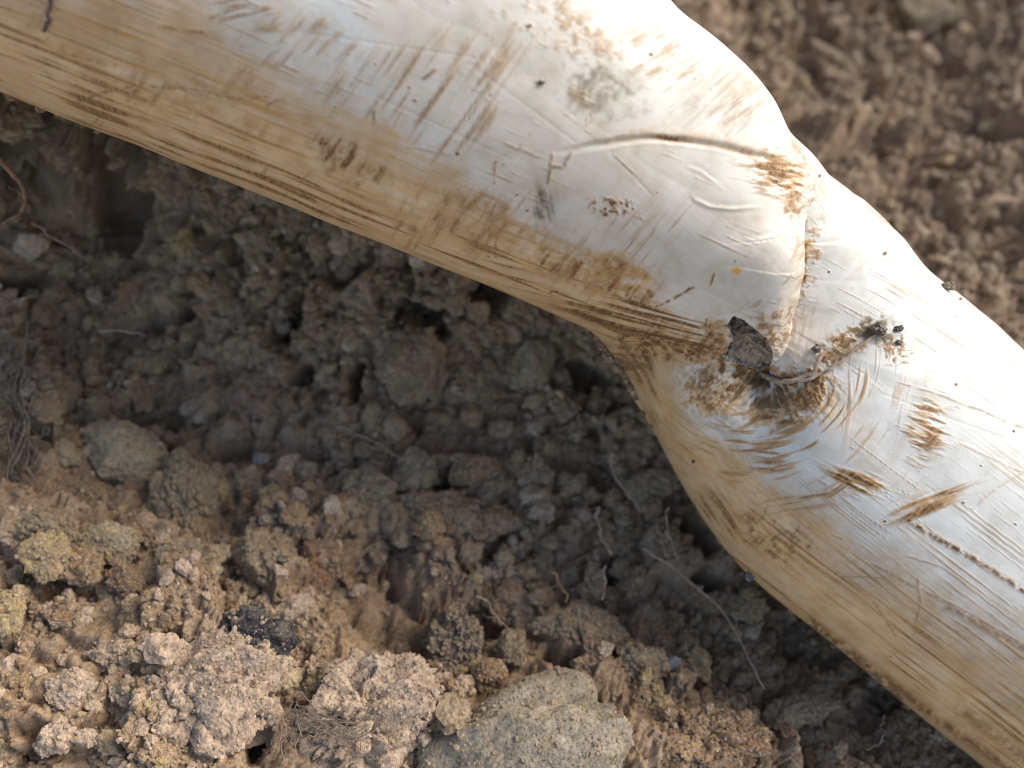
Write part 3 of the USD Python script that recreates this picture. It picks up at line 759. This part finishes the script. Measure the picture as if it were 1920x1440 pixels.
def put_stone(name, label, cat, u, v, w, hh, mat, seed, angular=.3, rough=.16, sub=4, rotate=None, group=None, sink=.45, grain=.05, flat=.75, lift=0.0, mt_dust=None):
    """A single stone or clod whose outline is about w by hh photograph pixels at (u, v), bedded in the soil."""
    p0, d0 = on_soil(u, v)
    d0 -= lift
    rw, rh = w / 2 / FPX * d0, hh / 2 / FPX * d0
    vv, ff = lump(seed, sub, angular, rough, (1, 1, 1), grain)
    a = math.radians(rotate or 0)
    R2 = np.array([[math.cos(a), -math.sin(a)], [math.sin(a), math.cos(a)]])
    loc = vv[:, :2] * (rw, rh) @ R2.T
    dz = vv[:, 2] * min(rw, rh) * flat
    P = loc[:, :1] * RIGHT + loc[:, 1:2] * UP - dz[:, None] * FWD
    c0 = at(u, v, d0) + FWD * min(rw, rh) * flat * (sink - .5) * 1.2
    m = UsdGeom.Mesh(usdkit.mesh(stage, numbered('/World', name), (P, ff), mat, smooth=True))
    m.AddTranslateOp().Set(tuple(map(float, c0)))
    tag(m, label, cat, group)
    if mt_dust:
        HOSTS.append((P + c0, ff, mt_dust))
    return m


K = SOILS
stones = [
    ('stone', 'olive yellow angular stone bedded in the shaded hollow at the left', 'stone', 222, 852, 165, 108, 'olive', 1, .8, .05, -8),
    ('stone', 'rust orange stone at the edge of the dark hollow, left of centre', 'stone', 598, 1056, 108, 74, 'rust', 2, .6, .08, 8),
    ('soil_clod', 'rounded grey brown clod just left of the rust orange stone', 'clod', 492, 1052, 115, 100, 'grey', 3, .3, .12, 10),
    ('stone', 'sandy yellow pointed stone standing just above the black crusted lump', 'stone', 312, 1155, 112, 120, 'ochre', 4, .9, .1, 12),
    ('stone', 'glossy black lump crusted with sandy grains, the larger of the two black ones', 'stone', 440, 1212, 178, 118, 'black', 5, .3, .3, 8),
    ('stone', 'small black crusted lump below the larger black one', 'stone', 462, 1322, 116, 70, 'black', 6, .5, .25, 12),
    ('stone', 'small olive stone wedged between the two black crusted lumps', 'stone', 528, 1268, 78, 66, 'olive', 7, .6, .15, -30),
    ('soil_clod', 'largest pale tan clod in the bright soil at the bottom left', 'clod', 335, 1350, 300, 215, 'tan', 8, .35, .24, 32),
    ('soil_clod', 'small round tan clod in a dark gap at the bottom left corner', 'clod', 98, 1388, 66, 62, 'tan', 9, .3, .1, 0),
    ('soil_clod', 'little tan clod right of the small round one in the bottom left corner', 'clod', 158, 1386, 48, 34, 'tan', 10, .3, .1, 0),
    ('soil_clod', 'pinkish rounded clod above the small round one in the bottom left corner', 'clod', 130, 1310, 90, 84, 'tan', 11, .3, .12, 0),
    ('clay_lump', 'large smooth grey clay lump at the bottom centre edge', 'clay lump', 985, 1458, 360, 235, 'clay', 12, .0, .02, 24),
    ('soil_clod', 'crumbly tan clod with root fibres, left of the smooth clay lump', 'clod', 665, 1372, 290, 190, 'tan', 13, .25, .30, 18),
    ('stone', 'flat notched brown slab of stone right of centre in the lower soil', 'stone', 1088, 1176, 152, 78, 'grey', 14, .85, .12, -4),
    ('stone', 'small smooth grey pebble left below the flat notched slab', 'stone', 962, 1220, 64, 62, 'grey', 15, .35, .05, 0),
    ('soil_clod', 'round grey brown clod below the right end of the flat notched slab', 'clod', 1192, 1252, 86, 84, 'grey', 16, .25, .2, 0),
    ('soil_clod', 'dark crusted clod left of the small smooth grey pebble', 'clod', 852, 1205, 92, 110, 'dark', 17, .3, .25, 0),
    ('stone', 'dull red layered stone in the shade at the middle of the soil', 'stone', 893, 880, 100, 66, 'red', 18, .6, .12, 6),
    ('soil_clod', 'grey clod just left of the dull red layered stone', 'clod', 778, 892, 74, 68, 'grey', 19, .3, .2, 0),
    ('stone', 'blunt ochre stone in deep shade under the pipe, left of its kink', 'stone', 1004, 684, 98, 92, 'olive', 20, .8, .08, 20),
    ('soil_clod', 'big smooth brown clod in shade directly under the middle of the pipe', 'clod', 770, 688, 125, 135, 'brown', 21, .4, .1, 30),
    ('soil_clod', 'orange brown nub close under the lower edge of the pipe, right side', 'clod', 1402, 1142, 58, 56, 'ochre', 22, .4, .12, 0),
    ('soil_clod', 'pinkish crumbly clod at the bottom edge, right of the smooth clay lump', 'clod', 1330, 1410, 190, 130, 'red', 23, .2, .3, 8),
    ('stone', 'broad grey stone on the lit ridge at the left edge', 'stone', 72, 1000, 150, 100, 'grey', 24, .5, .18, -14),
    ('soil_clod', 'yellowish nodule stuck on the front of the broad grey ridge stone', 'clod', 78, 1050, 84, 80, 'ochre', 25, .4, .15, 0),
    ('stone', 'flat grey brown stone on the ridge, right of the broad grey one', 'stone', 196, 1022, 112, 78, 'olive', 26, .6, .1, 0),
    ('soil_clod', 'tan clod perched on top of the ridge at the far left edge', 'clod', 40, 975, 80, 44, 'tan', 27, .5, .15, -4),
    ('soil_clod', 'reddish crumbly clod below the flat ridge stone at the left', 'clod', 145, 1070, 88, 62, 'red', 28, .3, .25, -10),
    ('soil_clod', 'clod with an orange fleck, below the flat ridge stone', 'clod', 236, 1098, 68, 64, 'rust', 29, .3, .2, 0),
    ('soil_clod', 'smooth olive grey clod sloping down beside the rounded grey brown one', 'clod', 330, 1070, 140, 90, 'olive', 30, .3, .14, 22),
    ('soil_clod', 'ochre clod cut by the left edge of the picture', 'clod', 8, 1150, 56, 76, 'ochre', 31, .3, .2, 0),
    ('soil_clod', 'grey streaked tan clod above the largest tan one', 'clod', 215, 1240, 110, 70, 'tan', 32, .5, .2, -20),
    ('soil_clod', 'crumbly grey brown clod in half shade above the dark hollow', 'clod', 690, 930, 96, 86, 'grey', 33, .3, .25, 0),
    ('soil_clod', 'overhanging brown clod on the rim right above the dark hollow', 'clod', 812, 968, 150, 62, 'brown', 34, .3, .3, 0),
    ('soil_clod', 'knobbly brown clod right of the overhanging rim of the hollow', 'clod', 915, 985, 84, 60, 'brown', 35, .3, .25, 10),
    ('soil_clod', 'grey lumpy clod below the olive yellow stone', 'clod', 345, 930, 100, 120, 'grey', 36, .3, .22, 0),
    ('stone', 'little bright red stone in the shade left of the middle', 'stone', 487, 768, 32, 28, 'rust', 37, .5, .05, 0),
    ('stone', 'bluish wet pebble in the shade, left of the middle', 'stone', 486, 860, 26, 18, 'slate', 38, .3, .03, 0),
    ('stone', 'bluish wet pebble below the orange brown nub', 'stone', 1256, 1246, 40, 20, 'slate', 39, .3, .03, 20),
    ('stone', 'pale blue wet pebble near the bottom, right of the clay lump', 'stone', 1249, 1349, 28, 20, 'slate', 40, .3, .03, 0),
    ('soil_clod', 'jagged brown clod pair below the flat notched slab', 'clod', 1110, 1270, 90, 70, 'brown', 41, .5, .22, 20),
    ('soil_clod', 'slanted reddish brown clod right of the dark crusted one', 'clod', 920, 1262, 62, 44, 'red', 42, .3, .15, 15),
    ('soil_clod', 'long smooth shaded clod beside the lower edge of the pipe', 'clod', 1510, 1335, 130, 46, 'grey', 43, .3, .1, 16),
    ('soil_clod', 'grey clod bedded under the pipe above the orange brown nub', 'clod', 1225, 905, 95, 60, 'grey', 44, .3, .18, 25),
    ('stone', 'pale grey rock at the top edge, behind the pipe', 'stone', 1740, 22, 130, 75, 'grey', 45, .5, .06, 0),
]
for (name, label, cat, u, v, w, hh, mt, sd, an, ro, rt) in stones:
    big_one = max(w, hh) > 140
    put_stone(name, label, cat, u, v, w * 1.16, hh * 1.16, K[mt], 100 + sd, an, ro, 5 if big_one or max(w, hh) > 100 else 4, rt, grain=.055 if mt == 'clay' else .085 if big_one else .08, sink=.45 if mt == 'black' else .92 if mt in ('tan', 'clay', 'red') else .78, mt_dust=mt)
chips = [
    ('pale wood chip lying tilted on the blurred soil, nearest the top of the pipe bend', 1535, 88, 44, 14, 35), ('stubby tan wood chip standing out of the blurred soil right of the pipe bend', 1613, 212, 36, 20, -45),
    ('small orange chip at the edge of a dark gap at the top right', 1708, 70, 22, 12, 20), ('thick tan chip below the dark gap at the top right', 1738, 106, 38, 22, 40), ('straw coloured chip at the far right edge near the top', 1895, 130, 44, 14, 12),
    ('thin orange straw close beside the upper edge of the lower pipe length', 1622, 358, 34, 9, -38), ('pale bent straw at the right edge, a third of the way down', 1903, 195, 16, 66, 10), ('tan splinter on the blurred soil low at the right edge', 1880, 378, 60, 16, 12)]
for k, (label, u, v, w, hh, rt) in enumerate(chips):
    put_stone('wood_chip', label, 'wood chip', u, v, w * 1.2, hh * 1.3, K['chip'], 300 + k, .5, .05, 3, -rt, sink=.1)

# loose clods, told apart by what they lie next to
LAND = [(222, 852, 'the olive yellow stone'), (598, 1056, 'the rust orange stone'), (492, 1052, 'the rounded grey brown clod'), (312, 1155, 'the sandy yellow pointed stone'), (440, 1212, 'the large glossy black lump'), (462, 1322, 'the small black lump'),
        (335, 1350, 'the largest tan clod'), (985, 1400, 'the smooth clay lump'), (665, 1372, 'the crumbly clod with fibres'), (1088, 1176, 'the flat notched slab'), (962, 1220, 'the small smooth grey pebble'), (852, 1205, 'the dark crusted clod'),
        (893, 880, 'the dull red stone'), (1004, 684, 'the blunt ochre stone'), (770, 688, 'the big smooth shaded clod'), (1402, 1142, 'the orange brown nub'), (1330, 1410, 'the pinkish bottom clod'), (72, 1000, 'the broad grey ridge stone'),
        (720, 1035, 'the dark hollow'), (487, 768, 'the little bright red stone'), (195, 385, 'the black cavity at the upper left'), (45, 800, 'the left edge root strand'), (1380, 1190, 'the longest thin root'), (1740, 22, 'the pale grey rock at the top'),
        (1613, 212, 'the stubby tan wood chip'), (1535, 88, 'the tilted pale wood chip'), (1622, 358, 'the thin orange straw'), (1880, 378, 'the tan splinter'), (1150, 700, 'the pinched side of the pipe'), (98, 1388, 'the small round tan clod'), (545, 590, 'the dark gap under the pipe')]
told = set()


def where(u, v, size_px, colour):
    """A label by size, colour and the nearest findable neighbour."""
    word = 'small' if size_px < 24 else 'medium' if size_px < 38 else 'large'
    order = sorted(LAND, key=lambda l: math.hypot(l[0] - u, l[1] - v))
    for lu, lv, nm in order[:5]:
        dx, dy = u - lu, v - lv
        side = ('right of' if dx > 0 else 'left of') if abs(dx) > abs(dy) * 2.2 else ('below' if dy > 0 else 'above') if abs(dy) > abs(dx) * 2.2 else ('below and ' if dy > 0 else 'above and ') + ('right of' if dx > 0 else 'left of')
        near_ = 'just ' if math.hypot(dx, dy) < 110 else ''
        text = f'{word} {colour} clod {near_}{side} {nm}'
        if text not in told:
            told.add(text)
            return text
    return f'{word} {colour} clod near {order[0][2]}'


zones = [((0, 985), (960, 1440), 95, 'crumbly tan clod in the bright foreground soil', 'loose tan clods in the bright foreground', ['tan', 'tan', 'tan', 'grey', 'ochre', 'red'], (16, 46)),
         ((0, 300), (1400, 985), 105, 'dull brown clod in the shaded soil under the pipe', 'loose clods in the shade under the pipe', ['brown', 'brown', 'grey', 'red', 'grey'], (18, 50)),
         ((900, 985), (1750, 1440), 60, 'grey brown clod in the soil along the lower right pipe edge', 'loose clods along the lower right pipe', ['grey', 'brown', 'grey', 'red'], (16, 42)),
         ((610, 950), (860, 1075), 26, 'brown clod in the hollow', 'loose clods in the shade under the pipe', ['brown', 'grey', 'brown', 'red'], (24, 52)),
         ((1300, 0), (1920, 640), 90, 'blurred grey brown clod on the soil behind the pipe', 'loose clods behind the pipe', ['grey', 'grey', 'brown'], (30, 105))]
lower_edge = lambda u: np.interp(u, [0, 433, 735, 1000, 1135, 1205, 1290, 1402, 1560, 1825], [178, 349, 466, 572, 645, 772, 928, 1083, 1212, 1428])
upper_edge = lambda u: np.interp(u, [1270, 1350, 1414, 1458, 1530, 1702, 1985], [0, 66, 153, 220, 307, 474, 745])
BASES = [lump(500 + k, 3, a, ro, (1, 1, 1), .07) for k, (a, ro) in enumerate([(.3, .2), (.5, .2), (.2, .3), (.7, .15), (.35, .28), (.15, .25), (.5, .3), (.8, .1), (.3, .22), (.4, .3), (.2, .2), (.6, .25)])]
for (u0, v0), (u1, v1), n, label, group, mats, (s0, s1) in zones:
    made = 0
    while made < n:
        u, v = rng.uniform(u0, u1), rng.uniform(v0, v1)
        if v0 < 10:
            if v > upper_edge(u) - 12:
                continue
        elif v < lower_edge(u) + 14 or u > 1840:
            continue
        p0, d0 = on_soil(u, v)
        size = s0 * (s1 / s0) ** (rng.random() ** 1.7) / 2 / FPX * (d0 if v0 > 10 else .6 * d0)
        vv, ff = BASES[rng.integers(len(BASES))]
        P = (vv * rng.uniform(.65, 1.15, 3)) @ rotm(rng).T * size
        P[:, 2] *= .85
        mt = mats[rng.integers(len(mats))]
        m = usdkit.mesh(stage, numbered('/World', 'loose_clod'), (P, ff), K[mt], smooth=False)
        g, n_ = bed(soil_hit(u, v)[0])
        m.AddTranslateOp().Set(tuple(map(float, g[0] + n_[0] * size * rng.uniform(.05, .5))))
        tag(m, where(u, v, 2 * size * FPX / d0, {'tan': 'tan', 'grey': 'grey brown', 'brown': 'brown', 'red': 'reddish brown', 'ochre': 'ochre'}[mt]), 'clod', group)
        made += 1

# the crumbs nobody could count
crumbs = UsdGeom.PointInstancer.Define(stage, '/World/soil_crumbs')
tag(crumbs, 'loose crumbs and grit strewn all over the brown soil', 'soil crumbs', kind='stuff')
protos = []
for k in range(14):
    b = lump(700 + k, 3 if k < 7 else 2, [.3, .6, .15, .8][k % 4], [.22, .15, .3, .1][k % 4], (1, 1, 1), .07)
    mname = ['brown', 'tan', 'grey', 'brown', 'red', 'grey', 'brown', 'brown', 'tan', 'grey', 'ochre', 'brown', 'grey', 'brown'][k]
    protos.append(usdkit.mesh(stage, f'/World/soil_crumbs/crumb_{k:03d}', b, K[mname], smooth=False).GetPath())
crumbs.CreatePrototypesRel().SetTargets(protos)
NC = 75000
cab = np.stack([rng.uniform(-.24, .44, NC * 6), rng.uniform(-.17, .33, NC * 6)], 1)
dd_ = base_d(cab)
uu, vv_ = 960 + cab[:, 0] / dd_ * FPX, 720 - cab[:, 1] / dd_ * FPX
keepc = (uu > -250) & (uu < 2150) & (vv_ > -250) & (vv_ < 1650)
dens = np.clip((.27 / dd_) ** 2.2, .05, 1) * sstep(.36, .56, fbm(np.c_[cab * 60, cab[:, :1] * 0], 3, 77))
keepc &= rng.random(len(cab)) < dens
cab, dd_ = cab[keepc][:NC], dd_[keepc][:NC]
cx = cab[:, 0]
rs = .00046 * (1 - rng.random(len(cx)) * .998) ** (-1 / 2.2) * np.clip(dd_ / .30, .9, 1.7)
rs = np.minimum(rs, .0055)
pos, nrm_ = bed(cab)
pos = pos + nrm_ * (rs * rng.uniform(-.15, .45, len(cx)))[:, None]
host_proto = np.full(len(pos), -1)
own = {'tan': [1, 8], 'grey': [2, 5], 'red': [4, 1], 'olive': [10, 1], 'ochre': [10, 1], 'rust': [4, 3], 'black': [1, 8], 'dark': [2, 5], 'clay': [9, 1], 'brown': [0, 3], 'slate': [2, 2]}
for P_, f_, mt_ in HOSTS:                      # grains stuck to the clods themselves
    tri = P_[f_]
    nrm = np.cross(tri[:, 1] - tri[:, 0], tri[:, 2] - tri[:, 0])
    ar = np.linalg.norm(nrm, axis=1)
    ok = (nrm @ np.array([0, -.5, .85])) > 0
    w_ = ar * ok
    k_n = int(np.clip(w_.sum() / 2 * 1.1e6 * (.3 if mt_ == 'clay' else .3 if mt_ in ('olive', 'slate') else .1 if mt_ == 'black' else .8), 5, 2600))
    ch = rng.choice(len(tri), k_n, p=w_ / w_.sum())
    b_ = rng.dirichlet((1, 1, 1), k_n)
    pos = np.vstack([pos, (tri[ch] * b_[..., None]).sum(1)])
    rs = np.concatenate([rs, .00028 * (1 - rng.random(k_n) * .99) ** (-1 / 2.8)])
    host_proto = np.concatenate([host_proto, rng.choice(own[mt_], k_n)])
cx = pos[:, 0]
crumbs.CreatePositionsAttr(Vt.Vec3fArray.FromNumpy(pos.astype(np.float32)))
quat = rng.normal(size=(len(cx), 4)); quat /= np.linalg.norm(quat, axis=1, keepdims=True)
crumbs.CreateOrientationsAttr(Vt.QuathArray([Gf.Quath(*map(float, a)) for a in quat]))
crumbs.CreateScalesAttr(Vt.Vec3fArray.FromNumpy((rs[:, None] * rng.uniform(.65, 1.25, (len(cx), 3))).astype(np.float32)))
uu, vv_, dd_ = pix(pos)
shade = (uu < 1000) & (vv_ > 960)
pi_ = rng.integers(0, 14, len(cx))
swap = shade & np.isin(pi_, [0, 3, 6, 7, 11]) & (rng.random(len(cx)) < .7)
pi_[swap] = rng.choice([1, 8], swap.sum())
back = dd_ > .44
pi_[back & (rng.random(len(cx)) < .8)] = 5
pi_ = np.where(host_proto >= 0, host_proto, pi_)
crumbs.CreateProtoIndicesAttr(Vt.IntArray.FromNumpy(pi_.astype(np.int32)))

# ------------------------------------------------------------------ roots and fibres
def root(label, pts, width, mat=M_ROOT, lift=.002, name='root', seed=0, bend=1.0, side=2):
    """A root through photograph pixels, lying on the soil; width in photograph pixels."""
    pts = np.asarray(pts, float)
    P = []
    for k, (u, v) in enumerate(pts):
        p0, d0 = on_soil(u, v)
        P.append((u, v, d0))
    P = np.array(P)
    P[:, 2] = np.minimum(P[:, 2], np.convolve(np.pad(P[:, 2], 1, 'edge'), [.25, .5, .25], 'valid')) - lift
    n = max(18, 9 * len(pts))
    q = resample(at(P[:, 0], P[:, 1], P[:, 2]), n)
    r = np.random.default_rng(seed + 900)
    q += (np.stack([fbm(np.c_[np.linspace(0, 5, n), np.full(n, seed * 7.1 + k), np.zeros(n)], 3, seed + k) for k in range(3)], 1) - .5) * .0032 * bend
    w = .68 * width / 2 / FPX * P[:, 2].mean()
    rad = w * (1 - .45 * np.linspace(0, 1, n)) * (1 + .25 * (fbm(np.c_[np.linspace(0, 9, n), np.zeros(n), np.full(n, seed)], 2, 3) - .5))
    parts = [tube(q, rad, 8, .12, seed)]
    if side:
        for j in range(side):
            k = r.integers(3, n - 3)
            dirn = r.normal(size=3) - FWD * .4
            dirn /= np.linalg.norm(dirn)
            L_ = r.uniform(.003, .008)
            qq = q[k] + dirn * np.linspace(0, L_, 7)[:, None] + (r.normal(size=(7, 3)) * .0003)
            parts.append(tube(qq, w * .35 * np.linspace(1, .4, 7), 5, .1, seed + j))
    m = obj(name, join(parts), mat)
    tag(m, label, 'root')
    return m


root('thick bent root hanging in the dark at the left edge under the pipe', [(-20, 285), (10, 310), (36, 345), (45, 380), (35, 405), (5, 418)], 15, M_ROOT2, .05, seed=1)
root('short pale straight root between the pipe kink and the lower soil', [(1148, 850), (1152, 885), (1175, 925), (1201, 962)], 8, lift=.012, seed=2)
root('longest thin root curving down through the soil below the lower pipe edge', [(1205, 1030), (1260, 1065), (1320, 1110), (1350, 1140), (1378, 1185), (1400, 1235), (1428, 1288)], 7, lift=.010, seed=3)
root('pale root with a cut tip hanging left of the short dark gap by the pipe', [(1118, 950), (1125, 990), (1142, 1040)], 10, lift=.012, seed=4)
root('little hooked root right under the pipe edge', [(1258, 950), (1252, 990), (1262, 1025), (1272, 1048)], 7, lift=.012, seed=5)
root('faint vertical root below the pale cut one', [(1132, 1060), (1134, 1090), (1130, 1130)], 8, lift=.008, seed=6)
root('orange brown root stub above the flat notched slab', [(1036, 1070), (1050, 1095), (1062, 1132)], 8, M_ROOT2, .010, seed=7)
root('thin root crossing the lower hollow towards the smooth grey pebble', [(898, 1115), (930, 1150), (950, 1180), (962, 1200)], 5, lift=.008, seed=8)
root('tangled brown root along the ridge above the rounded grey clod', [(245, 958), (262, 985), (290, 1010), (330, 1025), (365, 1040), (395, 1050)], 9, M_ROOT2, .008, seed=9, side=8)
root('short brown root twig standing right of the tangled one', [(388, 1000), (394, 1025), (408, 1046)], 7, M_ROOT2, .010, seed=10)
root('thin pale root at the bottom right near the pipe edge', [(1655, 1340), (1652, 1365), (1645, 1390), (1620, 1402)], 5, lift=.006, seed=11)
root('thin rootlet touching the pipe edge at the bottom right', [(1690, 1360), (1706, 1382), (1722, 1395)], 5, M_ROOT2, .006, seed=12)
root('pale thread of root in the shade at the far left', [(-10, 588), (20, 570), (60, 552)], 6, lift=.020, seed=13)
root('pale thread of root across the dark cavity left of the middle', [(186, 620), (230, 622), (275, 630)], 6, lift=.020, seed=14)
root('long faint rootlet in the dark below the upper pipe length', [(60, 415), (110, 450), (165, 490)], 5, lift=.030, seed=15)
root('pale forked rootlet in the shade left of the dull red stone', [(640, 800), (700, 830), (760, 865)], 4, lift=.010, seed=16)
root('thin pale rootlet beside the small grey clod in the shade', [(1005, 845), (1000, 890), (975, 945)], 5, lift=.012, seed=17)


def bundle(name, label, pts, width, mat, n, seed, lift=.006, cat='root fibres'):
    r = np.random.default_rng(seed)
    parts = []
    P = np.array([(u, v, on_soil(u, v)[1]) for u, v in pts])
    P[:, 2] = P[:, 2].mean() * .6 + P[:, 2] * .4 - lift
    base = resample(at(P[:, 0], P[:, 1], P[:, 2]), 30)
    w = width / FPX * P[:, 2].mean()
    for k in range(n):
        a, b = sorted(r.uniform(0, 1, 2))
        b = min(1, b + .35); a = max(0, a - .1)
        q = base[int(a * 29): int(b * 29) + 1]
        if len(q) < 5:
            continue
        m = len(q)
        t = np.linspace(0, 1, m)[:, None]
        o = r.normal(size=3) * w * .3 + (r.normal(size=3) * w * .55) * t + (np.stack([fbm(np.c_[t[:, 0] * 4, np.full(m, k * 3.3 + j), np.zeros(m)], 2, seed + j) for j in range(3)], 1) - .5) * w * 1.6
        parts.append(tube(q + o, w * r.uniform(.012, .04) * np.ones(m), 5, .2, k))
    m = obj(name, join(parts), mat)
    tag(m, label, cat)


bundle('root_fibres', 'bluish grey rotten root strand running down the left edge of the soil', [(30, 640), (22, 720), (45, 790), (38, 860), (52, 930)], 44, M_FIBRE, 26, 31, .004)
bundle('root_fibres', 'grey woolly root strand in the dark hollow, right of the left edge', [(75, 540), (110, 590), (140, 640), (120, 690)], 26, M_FIBRE, 14, 32, .006)
bundle('root_fibres', 'dark purple grey fibre tuft on the crumbly clod left of the clay lump', [(528, 1420), (545, 1370), (560, 1340), (610, 1370), (690, 1385)], 34, M_FIBRE, 24, 33, .008)

# root stuck on the pipe, over the pit
surf_tree = cKDTree(np.c_[PX[I]])


def on_pipe(pts, off):
    k = surf_tree.query(np.asarray(pts, float))[1]
    off = np.asarray(off, float)
    return Vd[I][k] + N0[I][k] * (off[:, None] if off.ndim else off)


for k, (u_, v_, w_) in enumerate(((1128, 652, 26), (1142, 668, 30), (1152, 690, 34), (1166, 712, 26), (1176, 728, 22), (1188, 748, 18), (1133, 682, 24), (1160, 676, 18), (1204, 776, 14), (1118, 634, 14), (1098, 625, 10), (1222, 800, 11), (1300, 948, 9), (1345, 1020, 10), (1480, 1150, 12), (1560, 1215, 13), (1700, 1325, 14), (1760, 1375, 16), (640, 430, 9), (560, 400, 8), (330, 312, 9), (180, 250, 12), (75, 208, 16), (120, 226, 10), (20, 186, 14))):
    kk = surf_tree.query((u_, v_))[1]
    r_m = w_ / 2 / FPX * .26
    vv, ff = lump(950 + k, 3, .3, .3, (1, 1, 1), .09)
    obj('mud_clot', (vv @ rotm(np.random.default_rng(k)).T * r_m * (1.2, 1, .8) + Vd[I][kk] + N0[I][kk] * r_m * .05, ff), K['brown'], pipe, smooth=False)


def pipe_root(label, pts, width, mat, off, seed, name='root'):
    pts = resample(np.c_[np.asarray(pts, float)], 26)
    q = on_pipe(pts, off)
    q = np.stack([np.convolve(np.pad(q[:, k], 2, 'edge'), np.ones(5) / 5, 'valid') for k in range(3)], 1)
    q += (np.stack([fbm(np.c_[np.linspace(0, 7, 26), np.full(26, seed * 5.3 + k), np.zeros(26)], 3, seed + k) for k in range(3)], 1) - .5) * .0016
    w = width / 2 / FPX * .24
    return q, w


q1, w1 = pipe_root('', [(1412, 738), (1432, 744), (1480, 735), (1530, 708), (1552, 672), (1558, 662)], 11, M_ROOT, .0012, 3)
q2, w2 = pipe_root('', [(1500, 728), (1545, 712), (1580, 690), (1610, 664), (1640, 640), (1658, 622)], 9, M_ROOT, .0012, 4)
m = obj('root', join([tube(q1, w1 * np.linspace(1, .75, 26), 8, .15, 1), tube(q2, w2 * np.linspace(.9, .5, 26), 8, .2, 2)]), M_ROOT)
tag(m, 'forked pale root stuck to the pipe across the muddy pit', 'root')
q3, w3 = pipe_root('', [(97, -30), (98, 10), (94, 35), (86, 55)], 6, M_FIBRE, .0008, 6)
m = obj('root', tube(q3, w3, 6, .1, 4), simple_material('dark_fibre', (0.03, 0.025, 0.025), (0.12, 0.09, 0.07), 400))
tag(m, 'dark curved root fibre stuck on the pipe at the top left', 'root')


def pipe_crumb(label, u, v, w, mat, seed, flat=.8, name='soil_crumb', off=.35, cat='crumb'):
    k = surf_tree.query((u, v))[1]
    c0 = Vd[I][k]; n0 = N0[I][k]
    vv, ff = lump(seed, 3, .5, .22, (1, 1, 1), .07)
    r = w / 2 / FPX * .25
    m = usdkit.mesh(stage, numbered('/World', name), (vv @ rotm(np.random.default_rng(seed)).T * r * (1.1, .9, flat), ff), mat, smooth=True)
    m.AddTranslateOp().Set(tuple(map(float, c0 + n0 * r * off)))
    tag(m, label, cat)


M_BLACK = simple_material('black_grit', (0.03, 0.022, 0.016), (0.14, 0.10, 0.07), 700, .45)
pipe_crumb('grey soil crumb sitting on the upper edge of the lower pipe length', 1781, 536, 26, K['grey'], 801, off=.6)
pipe_crumb('black crumb of mud at the upper end of the root on the pipe', 1660, 614, 34, M_BLACK, 802)
pipe_crumb('small dark crumb just right of the black one on the pipe', 1696, 614, 15, M_BLACK, 803)
pipe_crumb('tiny dark crumb below the two black ones on the pipe', 1697, 640, 12, M_BLACK, 804)
pipe_crumb('dark crumb in the fork of the root on the pipe', 1547, 661, 16, M_BLACK, 805)
pipe_crumb('glinting dark grey grit stuck on the lower edge of the pipe', 1409, 1076, 28, K['slate'], 806, .5)
pipe_crumb('tiny dark crumb on the upper edge of the pipe near the right side', 1838, 596, 12, M_BLACK, 807, off=.6)
pipe_crumb('dark speck of mud on the pale flank left of the long crease', 1014, 155, 9, M_BLACK, 808)
